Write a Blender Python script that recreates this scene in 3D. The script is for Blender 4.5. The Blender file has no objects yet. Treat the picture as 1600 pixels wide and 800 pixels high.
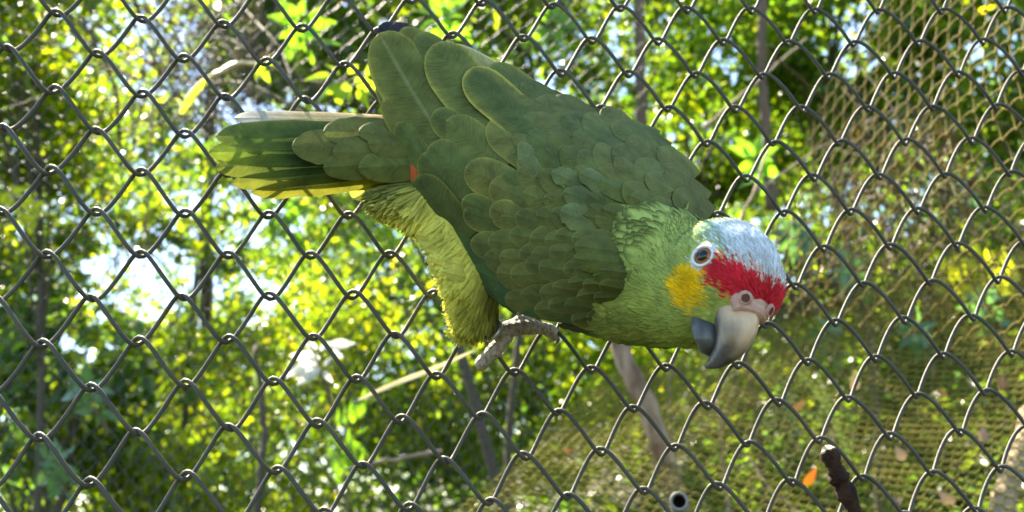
import bpy, math, random
import numpy as np
from mathutils import Vector, Matrix, noise
from mathutils.bvhtree import BVHTree
random.seed(7); rng = np.random.default_rng(7)
SC = bpy.context.scene; COL = SC.collection

# ------------------------------------------------------------------ camera, world, sun, exposure
ZO = 1.75                                     # height of the fence lattice origin above the ground
R = np.array([[0.979521, 0.069019, -0.189145], [-0.016255, 0.963453, 0.267383], [0.200687, -0.258832, 0.944844]])
def conv(v): v = np.asarray(v, float); return np.stack([v[..., 0], v[..., 2], -v[..., 1]], -1)
CAM = conv([0.12417614, 0.28160329, -0.56048656]) + np.array([0, 0, ZO])
AX, AD, AF = conv(R[0]), conv(R[1]), conv(R[2])        # camera right, down, forward in the world
FPX = 1500.0
cam = bpy.data.cameras.new('camera'); co = bpy.data.objects.new('camera', cam); COL.objects.link(co)
M = Matrix.Identity(4)
for i in range(3):
    M[i][0], M[i][1], M[i][2], M[i][3] = AX[i], -AD[i], -AF[i], CAM[i]
co.matrix_world = M
cam.sensor_width = 36; cam.lens = 36 * FPX / 1600; cam.clip_start = .02; cam.clip_end = 2000
cam.dof.use_dof = True; cam.dof.focus_distance = .52; cam.dof.aperture_fstop = 10.5; cam.dof.aperture_blades = 0
SC.camera = co
SUN_EL, SUN_AZ = math.radians(50), math.radians(-22)   # azimuth from +Y (behind the fence) towards +X
SUN = Vector((math.sin(SUN_AZ) * math.cos(SUN_EL), math.cos(SUN_AZ) * math.cos(SUN_EL), math.sin(SUN_EL)))
w = bpy.data.worlds.new('World'); SC.world = w; w.use_nodes = True
nt = w.node_tree; sky = nt.nodes.new('ShaderNodeTexSky'); sky.sky_type = 'NISHITA'; sky.sun_disc = False
sky.sun_elevation = SUN_EL; sky.sun_rotation = SUN_AZ; sky.air_density = 1; sky.dust_density = .25; sky.ozone_density = 4
bg = nt.nodes['Background']; bg.inputs[1].default_value = .088
nt.links.new(sky.outputs[0], bg.inputs[0])
sun = bpy.data.lights.new('sun', 'SUN'); sun.energy = 5; sun.angle = math.radians(.5); sun.color = (1, .95, .86)
so = bpy.data.objects.new('sun', sun); COL.objects.link(so); so.rotation_euler = (-SUN).to_track_quat('-Z', 'Y').to_euler()
SC.view_settings.view_transform = 'Standard'; SC.view_settings.look = 'None'; SC.view_settings.gamma = 1
SC.view_settings.exposure = 2.7
SC.view_settings.use_white_balance = True; SC.view_settings.white_balance_temperature = 7700; SC.view_settings.white_balance_tint = 8
SC.render.engine = 'CYCLES'
SC.cycles.use_denoising = True; SC.cycles.max_bounces = 8; SC.cycles.transmission_bounces = 6
SC.cycles.caustics_reflective = False; SC.cycles.caustics_refractive = False

# ------------------------------------------------------------------ helpers
def ray(px, py):
    px = np.asarray(px, float)[..., None]; py = np.asarray(py, float)[..., None]
    return AF + (px - 800) / FPX * AX + (py - 400) / FPX * AD
def at_y(px, py, y):                      # the point of the sight line on the plane Y = y (the fence is Y = 0)
    d = ray(px, py); s = (np.asarray(y, float)[..., None] - CAM[1]) / d[..., 1:2]
    return CAM + d * s
def at_d(px, py, d):
    return CAM + ray(px, py) * np.asarray(d, float)[..., None]
def topx(p):
    q = np.asarray(p, float) - CAM; z = q @ AF
    return 800 + FPX * (q @ AX) / z, 400 + FPX * (q @ AD) / z
def mesh(name, V, F, mats=None, smooth=True, attrs=None, fmat=None):
    me = bpy.data.meshes.new(name)
    V = np.asarray(V, np.float32)
    if isinstance(F, np.ndarray):
        n, k = F.shape
        me.vertices.add(len(V)); me.vertices.foreach_set('co', V.ravel())
        me.loops.add(n * k); me.loops.foreach_set('vertex_index', F.astype(np.int32).ravel())
        me.polygons.add(n); me.polygons.foreach_set('loop_start', np.arange(0, n * k, k, dtype=np.int32))
        try: me.polygons.foreach_set('loop_total', np.full(n, k, np.int32))
        except Exception: pass
        me.update(calc_edges=True)
    else:
        me.from_pydata([tuple(map(float, v)) for v in V], [], F)
    if smooth: me.polygons.foreach_set('use_smooth', np.ones(len(me.polygons), bool))
    if attrs:
        for k, a in attrs.items():
            a = np.asarray(a, np.float32)
            if a.ndim == 1: me.attributes.new(k, 'FLOAT', 'POINT').data.foreach_set('value', a)
            else:
                if a.shape[1] == 3: a = np.c_[a, np.ones(len(a), np.float32)]
                me.attributes.new(k, 'FLOAT_COLOR', 'POINT').data.foreach_set('color', a.ravel())
    if mats is not None:
        for m in (mats if isinstance(mats, (list, tuple)) else [mats]): me.materials.append(m)
    if fmat is not None: me.polygons.foreach_set('material_index', np.asarray(fmat, np.int32))
    me.validate()
    return me
def link(name, me, parent=None, **props):
    o = bpy.data.objects.new(name, me); COL.objects.link(o)
    if parent is not None: o.parent = parent
    for k, v in props.items(): o[k] = v
    return o
def child(name, me, parent, **props):      # geometry is in world coordinates; the parent Empty sits at its own place
    o = link(name, me, parent, **props); o.matrix_parent_inverse = parent_world(parent).inverted(); return o
def parent_world(p):
    if p.parent is not None: return Matrix.Identity(4)        # parts keep world coordinates
    return Matrix.LocRotScale(p.location, p.rotation_euler, p.scale)
def leafpart(name, me, parent, mw, **props):                   # a part that shares its mesh with its likes, placed by a matrix
    o = child(name, me, parent, **props); o.matrix_basis = mw; return o
def thing(name, loc, label, cat, group=None, rot=None):
    o = bpy.data.objects.new(name, None); COL.objects.link(o); o.location = loc
    if rot is not None: o.rotation_euler = rot
    o.empty_display_size = .02
    o['label'] = label; o['category'] = cat
    if group: o['group'] = group
    return o
def tag(o, label, cat, group=None):
    o['label'] = label; o['category'] = cat
    if group: o['group'] = group
    return o
def tube_vf(pts, rad, sides=8, caps=True, flat=None):
    P = np.asarray(pts, float); n = len(P); rad = np.broadcast_to(np.asarray(rad, float), (n,))
    T = np.gradient(P, axis=0); T /= np.linalg.norm(T, axis=1)[:, None] + 1e-12
    a = np.array([0, 0, 1.]) if abs(T[0][2]) < .9 else np.array([1., 0, 0])
    N = np.zeros_like(P); v = np.cross(T[0], a); v /= np.linalg.norm(v); N[0] = v
    for i in range(1, n):
        v = N[i - 1] - T[i] * (N[i - 1] @ T[i]); N[i] = v / (np.linalg.norm(v) + 1e-12)
    B = np.cross(T, N); th = np.linspace(0, 2 * np.pi, sides, endpoint=False)
    V = P[:, None] + rad[:, None, None] * (np.cos(th)[None, :, None] * N[:, None] + np.sin(th)[None, :, None] * B[:, None])
    V = V.reshape(-1, 3); i = np.arange(n - 1)[:, None]; j = np.arange(sides)[None]
    F = np.stack([i * sides + j, i * sides + (j + 1) % sides, (i + 1) * sides + (j + 1) % sides, (i + 1) * sides + j], -1).reshape(-1, 4)
    if caps:
        k = len(V); V = np.r_[V, P[:1], P[-1:]]
        j = np.arange(sides)
        c0 = np.stack([(j + 1) % sides, j, np.full(sides, k), np.full(sides, k)], -1)
        c1 = np.stack([(n - 1) * sides + j, (n - 1) * sides + (j + 1) % sides, np.full(sides, k + 1), np.full(sides, k + 1)], -1)
        return V, np.r_[F, c0[:, [0, 1, 2, 2]], c1[:, [0, 1, 2, 2]]].astype(int)
    return V, F
def quads_to_list(F): return [tuple(f[:3]) if f[2] == f[3] else tuple(f) for f in F.tolist()]
class Acc:
    def __init__(s): s.V = []; s.F = []; s.n = 0; s.A = []
    def add(s, V, F, a=None):
        V = np.asarray(V, float); s.V.append(V); s.F += [tuple(int(i) + s.n for i in f) for f in (quads_to_list(F) if isinstance(F, np.ndarray) and F.shape[1] == 4 else F)]
        s.n += len(V); s.A.append(np.broadcast_to(np.asarray(a if a is not None else (1, 1, 1), float), (len(V), 3)))
    def mesh(s, name, mat, smooth=True, col=False):
        return mesh(name, np.concatenate(s.V), s.F, mat, smooth, {'col': np.concatenate(s.A)} if col else None)
def spline(pts, n):
    P = np.asarray(pts, float); m = len(P); Q = np.r_[[2 * P[0] - P[1]], P, [2 * P[-1] - P[-2]]]
    t = np.linspace(0, m - 1 - 1e-9, n); i = t.astype(int); u = (t - i)[:, None]
    a, b, c, d = Q[i], Q[i + 1], Q[i + 2], Q[i + 3]
    return .5 * (2 * b + (c - a) * u + (2 * a - 5 * b + 4 * c - d) * u ** 2 + (3 * b - a - 3 * c + d) * u ** 3)
def nz(p, s, o=0.): return noise.noise(Vector((p[0] * s + o, p[1] * s + o * 1.7, p[2] * s - o)))
def interp(x, xs, ys):
    ys = np.asarray(ys, float)
    if ys.ndim == 1: return np.interp(x, xs, ys)
    return np.stack([np.interp(x, xs, ys[:, k]) for k in range(ys.shape[1])], -1)

# ------------------------------------------------------------------ materials
def mat(name, col=(.5, .5, .5), rough=.6, metal=0., spec=.5, attr=None, nscale=None, ncol=None, nmix=.5, bump=0., bscale=None, trans=None, tw=.4, sheen=0., stretch=None, detail=6, hue=None):
    m = bpy.data.materials.new(name); m.use_nodes = True; N = m.node_tree.nodes; L = m.node_tree.links
    b = N['Principled BSDF']; out = N['Material Output']
    b.inputs['Roughness'].default_value = rough; b.inputs['Metallic'].default_value = metal
    b.inputs['Specular IOR Level'].default_value = spec
    if sheen: b.inputs['Sheen Weight'].default_value = sheen; b.inputs['Sheen Roughness'].default_value = .5
    rgb = N.new('ShaderNodeRGB'); rgb.outputs[0].default_value = (*col, 1); c = rgb.outputs[0]
    if attr:
        a = N.new('ShaderNodeAttribute'); a.attribute_name = attr; c = a.outputs['Color']
    tc = N.new('ShaderNodeTexCoord'); vec = tc.outputs['Object']
    if stretch:
        mp = N.new('ShaderNodeMapping'); mp.inputs['Scale'].default_value = stretch; L.new(vec, mp.inputs[0]); vec = mp.outputs[0]
    if nscale:
        n = N.new('ShaderNodeTexNoise'); n.inputs['Scale'].default_value = nscale; n.inputs['Detail'].default_value = detail; L.new(vec, n.inputs['Vector'])
        r = N.new('ShaderNodeMapRange'); r.inputs[1].default_value = .38; r.inputs[2].default_value = .66; L.new(n.outputs[0], r.inputs[0])
        f = N.new('ShaderNodeMath'); f.operation = 'MULTIPLY'; f.inputs[1].default_value = nmix; L.new(r.outputs[0], f.inputs[0])
        x = N.new('ShaderNodeMix'); x.data_type = 'RGBA'; L.new(f.outputs[0], x.inputs[0]); L.new(c, x.inputs[6])
        if ncol is None:
            x.blend_type = 'MULTIPLY'; x.inputs[7].default_value = (.35, .38, .3, 1)
        else: x.inputs[7].default_value = (*ncol, 1)
        c = x.outputs[2]
    L.new(c, b.inputs['Base Color'])
    if bump:
        n2 = N.new('ShaderNodeTexNoise'); n2.inputs['Scale'].default_value = bscale or 200; n2.inputs['Detail'].default_value = 5; L.new(vec, n2.inputs['Vector'])
        bp = N.new('ShaderNodeBump'); bp.inputs['Strength'].default_value = bump; bp.inputs['Distance'].default_value = .002; L.new(n2.outputs[0], bp.inputs['Height']); L.new(bp.outputs[0], b.inputs['Normal'])
    if trans is not None:
        t = N.new('ShaderNodeBsdfTranslucent'); mx = N.new('ShaderNodeMixShader'); mx.inputs[0].default_value = tw
        if trans == 'attr':
            g = N.new('ShaderNodeMix'); g.data_type = 'RGBA'; g.blend_type = 'MULTIPLY'; g.inputs[0].default_value = 1; L.new(c, g.inputs[6]); g.inputs[7].default_value = (2.1, 2.3, .95, 1)
            L.new(g.outputs[2], t.inputs[0])
        else: t.inputs[0].default_value = (*trans, 1)
        L.new(b.outputs[0], mx.inputs[1]); L.new(t.outputs[0], mx.inputs[2]); L.new(mx.outputs[0], out.inputs[0])
    return m
M_WIRE = mat('dark_vinyl_wire', (.05, .05, .042), .6, spec=.3, nscale=70, ncol=(.082, .074, .058), nmix=.7, bump=.15, bscale=700)
M_WIRE2 = mat('dull_back_wire', (.028, .03, .02), .5, nscale=60, ncol=(.05, .045, .03))
M_GOLD = mat('sun_yellow_wire', (.14, .118, .02), .75, spec=.15, nscale=40, ncol=(.17, .11, .025), nmix=.7)  # yellow stands for sunlight on the wire; the noise adds rust tones
M_OLIVE = mat('olive_wire', (.14, .13, .02), .75, spec=.15, nscale=14, ncol=(.24, .2, .035), nmix=.8)
M_LEAF = mat('leaf', attr='col', rough=.3, spec=.5, trans='attr', tw=.55)
M_LEAFW = mat('waxy_leaf', attr='col', rough=.3, spec=.6, trans='attr', tw=.35)
M_GLARE = mat('sun_white_leaf', (.5, .52, .48), rough=.3, trans=(.9, .92, .86), tw=.7)  # white leaf colour stands in for the sun's glare on the sprig
M_DEAD = mat('dead_leaf', attr='col', rough=.7, nscale=60, trans='attr', tw=.12)
M_BARK = mat('bark', (.16, .11, .075), .85, nscale=14, ncol=(.06, .045, .035), bump=.6, bscale=40, stretch=(1, 1, .25))
M_BARKR = mat('reddish_bark', (.12, .065, .035), .8, nscale=60, ncol=(.32, .23, .15), nmix=.9, bump=.4, bscale=40, stretch=(1, 1, .3))
M_BARKD = mat('dark_mossy_bark', (.075, .055, .04), .9, nscale=9, ncol=(.05, .06, .025), bump=.7, bscale=30, stretch=(1, 1, .3))
M_TWIG = mat('dry_twig', (.3, .22, .14), .8, nscale=50, ncol=(.16, .11, .07))
M_STICK = mat('stick_bark', (.016, .0065, .004), .8, spec=.2, nscale=170, ncol=(.06, .028, .017), nmix=.7, bump=1., bscale=260, detail=8)
M_CUT = mat('cut_wood', (.72, .6, .36), .7, nscale=400, ncol=(.5, .38, .2))
M_GROUND = mat('soil_and_litter', (.03, .026, .014), .95, nscale=3, ncol=(.02, .034, .009), nmix=.9, bump=.5, bscale=18)
M_GALV = mat('galvanised_pipe', (.24, .24, .22), .55, metal=.2, nscale=60, ncol=(.15, .15, .13))
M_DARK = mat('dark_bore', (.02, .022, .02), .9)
M_STRAW = mat('dry_grass', (.62, .57, .42), .4, nscale=40, ncol=(.45, .4, .25), trans=(.5, .45, .25), tw=.3)

def feather_mat(name, rough=.8, tr=.18):
    m = bpy.data.materials.new(name); m.use_nodes = True; N = m.node_tree.nodes; L = m.node_tree.links
    b = N['Principled BSDF']; out = N['Material Output']; b.inputs['Roughness'].default_value = rough
    b.inputs['Specular IOR Level'].default_value = .1; b.inputs['Sheen Weight'].default_value = .05
    a = N.new('ShaderNodeAttribute'); a.attribute_name = 'col'
    u = N.new('ShaderNodeAttribute'); u.attribute_name = 'fuv'           # (across -1..1, along in mm, random)
    sp = N.new('ShaderNodeSeparateXYZ'); L.new(u.outputs['Vector'], sp.inputs[0])
    ab = N.new('ShaderNodeMath'); ab.operation = 'ABSOLUTE'; L.new(sp.outputs[0], ab.inputs[0])
    ma = N.new('ShaderNodeMath'); ma.operation = 'MULTIPLY_ADD'; L.new(ab.outputs[0], ma.inputs[0]); ma.inputs[1].default_value = -7.; L.new(sp.outputs[1], ma.inputs[2])
    cb = N.new('ShaderNodeCombineXYZ'); L.new(ma.outputs[0], cb.inputs[0]); L.new(sp.outputs[2], cb.inputs[1])
    m2 = N.new('ShaderNodeMath'); m2.operation = 'MULTIPLY'; L.new(ab.outputs[0], m2.inputs[0]); m2.inputs[1].default_value = .8; L.new(m2.outputs[0], cb.inputs[2])
    n = N.new('ShaderNodeTexNoise'); n.inputs['Scale'].default_value = 2.6; n.inputs['Detail'].default_value = 3; L.new(cb.outputs[0], n.inputs['Vector'])
    tc = N.new('ShaderNodeTexCoord'); n3 = N.new('ShaderNodeTexNoise'); n3.inputs['Scale'].default_value = 95; n3.inputs['Detail'].default_value = 4; L.new(tc.outputs['Object'], n3.inputs['Vector'])
    ad = N.new('ShaderNodeMath'); ad.operation = 'ADD'; L.new(n.outputs[0], ad.inputs[0]); L.new(n3.outputs[0], ad.inputs[1])
    r = N.new('ShaderNodeMapRange'); r.inputs[1].default_value = .7; r.inputs[2].default_value = 1.3; r.inputs[3].default_value = .62; r.inputs[4].default_value = 1.4; L.new(ad.outputs[0], r.inputs[0])
    x = N.new('ShaderNodeMix'); x.data_type = 'RGBA'; x.blend_type = 'MULTIPLY'; x.inputs[0].default_value = 1; L.new(a.outputs['Color'], x.inputs[6]); L.new(r.outputs[0], x.inputs[7])
    L.new(x.outputs[2], b.inputs['Base Color'])
    bp = N.new('ShaderNodeBump'); bp.inputs['Strength'].default_value = .35; bp.inputs['Distance'].default_value = .0006; L.new(n.outputs[0], bp.inputs['Height']); L.new(bp.outputs[0], b.inputs['Normal'])
    t = N.new('ShaderNodeBsdfTranslucent'); L.new(x.outputs[2], t.inputs[0]); mx = N.new('ShaderNodeMixShader'); mx.inputs[0].default_value = tr
    L.new(b.outputs[0], mx.inputs[1]); L.new(t.outputs[0], mx.inputs[2]); L.new(mx.outputs[0], out.inputs[0])
    return m
M_FEATHER = feather_mat('feather'); M_WINGF = feather_mat('wing_feather', .8, .03)
M_BODY = mat('plumage_skin', attr='col', rough=.85, spec=.1, nscale=420, nmix=.5, bump=.4, bscale=500)
M_BEAK = mat('beak_horn', attr='col', rough=.38, nscale=110, nmix=.75, bump=.45, bscale=170, stretch=(1, 1, .35))
M_CERE = mat('cere_skin', (.5, .31, .25), .7, nscale=240, ncol=(.36, .17, .14), nmix=.8, bump=.5, bscale=600)
M_PUPIL = mat('pupil', (.004, .004, .004), .04)
M_IRIS = mat('iris', (.36, .13, .02), .12, nscale=700, ncol=(.3, .08, .02))
M_LID = mat('eyelid_skin', (.66, .66, .68), .6, bump=.4, bscale=900)
M_FOOT = mat('scaly_foot_skin', (.44, .38, .32), .7, nscale=420, ncol=(.16, .125, .1), nmix=.85, bump=1., bscale=800)
M_CLAW = mat('claw', (.05, .045, .04), .35)
M_BAND = mat('steel_band', (.33, .34, .27), .35, metal=.7)

# ------------------------------------------------------------------ the ground
def hill(x, y):
    def ss(a, b, t): t = np.clip((t - a) / (b - a), 0, 1); return t * t * (3 - 2 * t)
    return 3.6 * ss(1.0, 6.0, x - .12 * (y - 3)) * ss(1.6, 6.5, y) + .12 * np.sin(x * 1.3 + y) * ss(2, 4, y) + 1.0 * ss(6, 16, y)
gx = np.r_[np.linspace(-400, -16, 9), np.linspace(-14, 14, 85), np.linspace(16, 400, 9)]; gy = np.r_[np.linspace(-400, -6, 8), np.linspace(-4, 22, 80), np.linspace(26, 600, 9)]
GX, GY = np.meshgrid(gx, gy); GZ = hill(np.clip(GX, -14, 14), np.clip(GY, -4, 22)); nx_ = len(gx)
I = (np.arange(len(gy) - 1)[:, None] * nx_ + np.arange(nx_ - 1)[None]).ravel()
link('ground', mesh('ground', np.stack([GX, GY, GZ], -1).reshape(-1, 3), np.stack([I, I + 1, I + nx_ + 1, I + nx_], -1), M_GROUND), kind='structure')
def ground_z(x, y): return float(hill(np.float64(x), np.float64(y)))

# ------------------------------------------------------------------ chain-link fences
PIT, RAT = .048, 1.0404
PC = np.array([[-0.28042, -0.12913], [-0.49424, -0.15254], [-0.34341, -0.09474], [-0.08822, -0.02639], [-0.13218, -0.0242], [-0.05587, 0.05837], [-0.03801, 0.03007], [0.05383, 0.18824], [0.03536, 0.1044], [0.16215, 0.01145]])
def lattice(i, j):                         # a slightly stretched and sagging sheet of wire mesh
    a, b = (np.clip(i, -1.6, 13.6) - 5) / 6, (np.clip(j, -6, 1.6) - 3) / 4
    B = np.stack([a ** p * b ** q for p in range(4) for q in range(4 - p)], -1); d = B @ PC
    return np.stack([(i + d[..., 0]) * PIT, 0 * i, ZO + (j + d[..., 1]) * PIT * RAT], -1)
def wave(t):                               # flattened helix: height and depth over one period; top at t = 0
    k = .86; z = np.arcsin(k * np.cos(2 * np.pi * t)) / math.asin(k)
    d = np.tanh(.8 * np.sin(2 * np.pi * t)) / .664; return z, -d
def fence_wires(parent, surf, nrm, i0, i1, j0, j1, rad, dep, ov, mt, seg=22, sides=8, jit=0.):
    ks = range(int(j0 * 2), int(j1 * 2))
    for k in ks:
        top = (k + 1) / 2; off = (top % 1)
        n = int((i1 - i0) * seg) + 1; i = np.linspace(i0, i1, n); z, d = wave(i - off)
        jj = (k + .5) / 2 + z * (.25 + ov)
        if jit:
            ph = random.random() * 9; jj = jj + jit * np.sin(i * 1.3 + ph) * .4; i = i + jit * np.sin(i * .9 + ph)
        P = surf(i, jj); Nn = nrm(i, jj)
        P = P + Nn * (d * dep)[:, None]
        V, F = tube_vf(P, rad, sides); child('wire', mesh('wire', V, quads_to_list(F), mt), parent)
fence = thing('chain_link_fence', (.28, 0, 0), 'sharp near chain link fence of dark vinyl coated wire that the parrot clings to', 'fence', 'chain link panels of the aviary')
yn = lambda i, j: np.broadcast_to(np.array([0, 1., 0]), (*np.shape(i), 3))
fence_wires(fence, lattice, yn, -5, 18, -9.5, 4.5, .00126, .0052, .036, M_WIRE, 26, 10, .022)

def panel(corners, label, mt, rad, sag=.0, seg=14, sides=6, pit=PIT, dep=.003, jit=.03, squeeze=1.):
    # four corners: top left, top right, bottom left, bottom right, each (px, py, depth); a hanging sheet of the same mesh
    TL, TR, BL, BR = [at_d(*map(np.float64, c)) for c in corners]
    wd = (np.linalg.norm(TR - TL) + np.linalg.norm(BR - BL)) / 2; ht = (np.linalg.norm(BL - TL) + np.linalg.norm(BR - TR)) / 2
    ni, nj = wd / pit, ht / (pit * squeeze)
    Nn = np.cross(TR - TL, BL - TL); Nn /= np.linalg.norm(Nn)
    if Nn[1] < 0: Nn = -Nn
    def surf(i, j):
        u = np.asarray(i)[:, None] / ni; v = 1 - np.asarray(j)[:, None] / nj
        bump = sag * np.sin(np.clip(u, 0, 1) * np.pi) * np.sin(np.clip(v, 0, 1) * np.pi) + .25 * sag * np.sin(u * 9 + v * 5)
        return (TL * (1 - u) + TR * u) * (1 - v) + (BL * (1 - u) + BR * u) * v + Nn * bump
    t = thing('chain_link_fence', tuple((BL + BR) / 2), label, 'fence', 'chain link panels of the aviary')
    fence_wires(t, surf, lambda i, j: np.broadcast_to(Nn, (len(i), 3)), 0, ni, 0, nj, rad, dep, .03, mt, seg, sides, jit)
    return t
panel([(-260, -160, 2.3), (1130, -200, 2.75), (-230, 960, 2.0), (760, 900, 2.2)], 'dim far chain link fence behind the parrot, blurred against the leaves', M_WIRE2, .0012, .05)
panel([(1400, -90, 1.75), (1740, 90, .98), (1150, 470, 1.9), (1740, 600, 1.12)], 'golden sun coloured chain link panel seen at an angle at the upper right', M_GOLD, .00115, .03)
panel([(930, 590, 2.0), (1720, 340, 2.7), (560, 960, .95), (1740, 900, 1.25)], 'olive chain link sheet lying almost edge on at the lower right', M_OLIVE, .0011, .04, squeeze=.62, dep=.0042)

# ------------------------------------------------------------------ foliage
def leaf_cloud(C, size, cols, up=.5, aspect=.42, bend=.25, face=None):
    """one mesh of many separate leaves: centres, lengths, colours; each leaf two folded quads"""
    n = len(C); size = np.broadcast_to(size, (n,))
    nm = rng.normal(size=(n, 3)); nm /= np.linalg.norm(nm, axis=1)[:, None]; nm[:, 2] = np.abs(nm[:, 2]) + up; nm /= np.linalg.norm(nm, axis=1)[:, None]
    if face is not None: nm = face
    d = rng.normal(size=(n, 3)); d[:, 2] -= .4; d -= nm * (d * nm).sum(1)[:, None]; d /= np.linalg.norm(d, axis=1)[:, None]
    s = np.cross(nm, d); L = size[:, None]; W = L * aspect
    a = C - d * L * .5; e = C + d * L * .5 - nm * L * bend * .5
    l1 = C - d * L * .12 - s * W * .5 + nm * L * .08; l2 = C + d * L * .22 - s * W * .4 + nm * L * .02
    r1 = C - d * L * .12 + s * W * .5 + nm * L * .08; r2 = C + d * L * .22 + s * W * .4 + nm * L * .02
    mid = C + d * L * .05
    V = np.stack([a, l1, l2, e, r2, r1, mid], 1).reshape(-1, 3)
    b = np.arange(n)[:, None] * 7
    F = np.concatenate([b + np.array([[0, 6, 1, 1]])[:, [0, 1, 2]], b + np.array([[1, 6, 2]]), b + np.array([[2, 6, 3]]), b + np.array([[3, 6, 4]]), b + np.array([[4, 6, 5]]), b + np.array([[5, 6, 0]])])
    return V, F, np.repeat(cols, 7, axis=0)
def leaf_cols(n, palette, wts=None):
    p = np.asarray(palette, float); i = rng.choice(len(p), n, p=wts); c = p[i] * rng.uniform(.65, 1.35, (n, 1)); c[:, 0] *= rng.uniform(.85, 1.2, n); return c
DARK = [(.045, .09, .02), (.06, .115, .022), (.04, .075, .024), (.075, .105, .022)]  # dark leaf colours put shade into the foliage of dim areas
MID = [(.08, .14, .02), (.1, .17, .02), (.06, .11, .02), (.12, .18, .025)]
LIME = [(.15, .2, .018), (.19, .23, .02), (.12, .18, .018), (.22, .23, .02), (.08, .13, .02)]  # bright leaf colours put sunlight into the foliage of lit areas
BLUE = [(.045, .1, .045), (.06, .12, .06), (.04, .08, .035)]
def blob_points(n, c, r, nb, br):
    """points in clumps: nb clump centres inside an ellipsoid, leaves around them"""
    q = rng.normal(size=(nb, 3)); q /= np.linalg.norm(q, axis=1)[:, None]; q *= rng.uniform(.35, 1, (nb, 1)) ** .6
    cc = c + q * r; k = rng.integers(0, nb, n); rr = br * rng.uniform(.6, 1.4, nb)
    o = rng.normal(size=(n, 3)) * .52
    return cc[k] + o * rr[k][:, None] * np.array([1, 1, .75]), cc
def sky_gap(P):
    # openings in the canopy left of the tail and above the back, broken up by stray leaves
    x, y = topx(P); out = np.zeros(len(P), bool)
    for cx, cy, rx, ry in ((250, 430, 130, 75), (390, 330, 110, 60), (420, 470, 60, 40), (990, 110, 40, 45), (1330, 70, 45, 60), (1140, 100, 40, 30), (120, 540, 70, 40)):
        q = ((x - cx) / rx) ** 2 + ((y - cy) / ry) ** 2
        out |= (q + .9 * np.sin(x / 13. + np.sin(y / 9.)) * np.sin(y / 11. + np.sin(x / 17.)) + rng.normal(size=len(P)) * .3 < .62) & (rng.random(len(P)) < .88)
    return out
def tree(name, label, cat, px, py, d, rpx, n, size, pal, bark=M_BARKD, trunk=.026, nb=26, brf=.36, squash=.85, group='trees and bushes beyond the fence', wts=None, up=.15, mt=M_LEAF, lean=.3, stems=1, bx=None):
    c = at_d(np.float64(px), np.float64(py), np.float64(d)); r = rpx * d / FPX
    gx_, gy_ = c[0] + random.uniform(-lean, lean), c[1] + random.uniform(-.1, .3)
    if bx is not None: gx_ = at_d(np.float64(bx), np.float64(500), np.float64(d))[0]
    gz = ground_z(gx_, gy_)
    t = thing(name, (gx_, gy_, gz), label, cat, group)
    P, cc = blob_points(n, c, np.array([r, r * .8, r * squash]), nb, r * brf)
    P = P[P[:, 2] > np.maximum(hill(P[:, 0], P[:, 1]) + .03, 0)]
    P = P[(P - CAM) @ AF > .9]; P = P[~sky_gap(P)]
    V, F, cl = leaf_cloud(P, size * rng.uniform(.6, 1.35, len(P)), leaf_cols(len(P), pal, wts), up)
    child('crown', mesh('crown', V, F, mt, False, {'col': cl}), t, kind='stuff')
    for s_ in range(stems):
        ox = (s_ - (stems - 1) / 2) * .16
        base = np.array([gx_ + ox, gy_, gz - .05]); top = c + np.array([ox * 2, 0, r * .35])
        pts = spline([base, base * .6 + top * .4 + rng.normal(size=3) * .08, base * .25 + top * .75 + rng.normal(size=3) * .08, top], 12)
        tr = trunk * (1 if stems == 1 else .6)
        Vt, Ft = tube_vf(pts, np.linspace(tr, tr * .35, 12), 8); child('trunk', mesh('trunk', Vt, quads_to_list(Ft), bark), t)
    A = Acc()
    for q in cc[:: max(1, len(cc) // 14)]:
        k = random.uniform(.45, .95); s0 = pts[int(k * 11)]
        lp = spline([s0, (s0 + q) / 2 + rng.normal(size=3) * .06 * r + np.array([0, 0, .08 * r]), q], 7); A.add(*tube_vf(lp, np.linspace(tr * .35, tr * .1, 7), 5))
    child('limb', A.mesh('limb', bark), t, kind='stuff')
    return t
T = tree
T('leafy_tree', 'bright yellow green tree at the upper left corner behind the fence', 'tree', 40, 40, 5.0, 250, 9500, .075, LIME, nb=56, brf=.3)
T('leafy_tree', 'thin sunlit tree at the left edge below the brightest crown', 'tree', 40, 330, 5.6, 190, 5600, .07, LIME + LIME + MID, nb=26, brf=.33)
T('broadleaf_tree', 'mid green broad leaved tree above the tail of the parrot', 'tree', 560, 20, 3.8, 200, 3600, .09, MID + LIME[:3], nb=36, brf=.34, bx=830, up=0)
T('leafy_tree', 'green tree behind the raised wing tip at the top centre', 'tree', 800, 20, 5.5, 210, 6000, .085, MID + LIME[:2], nb=30)
T('leafy_tree', 'green tree with sky gaps right of the bird back', 'tree', 1080, 140, 6.2, 260, 9500, .085, MID + LIME[:3], nb=40, brf=.3)
T('leafy_tree', 'dark green tree at the top right behind the upper fence', 'tree', 1330, 60, 5.2, 210, 5000, .08, MID + LIME[:2], nb=34, brf=.3)
T('leafy_tree', 'green tree behind the golden panel in the top right corner', 'tree', 1600, 90, 4.6, 220, 3800, .08, MID + LIME, nb=34)
T('lime_bush', 'glowing yellow green bush low left of centre', 'bush', 420, 700, 6.0, 300, 14000, .07, LIME, nb=90, brf=.24, stems=3, trunk=.013, up=0)  # lime leaf colour carries the sun's glow here; no flowers
T('leafy_bush', 'bright bush below the bird belly', 'bush', 850, 600, 6.5, 190, 5200, .07, LIME + MID[:2], nb=50, brf=.28, stems=3, trunk=.013, up=0)
T('leafy_bush', 'darker bush between the glowing bush and the bird foot', 'bush', 640, 560, 7.4, 210, 8500, .08, DARK + MID + LIME[:3], nb=40, stems=3, trunk=.013, up=0)
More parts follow.
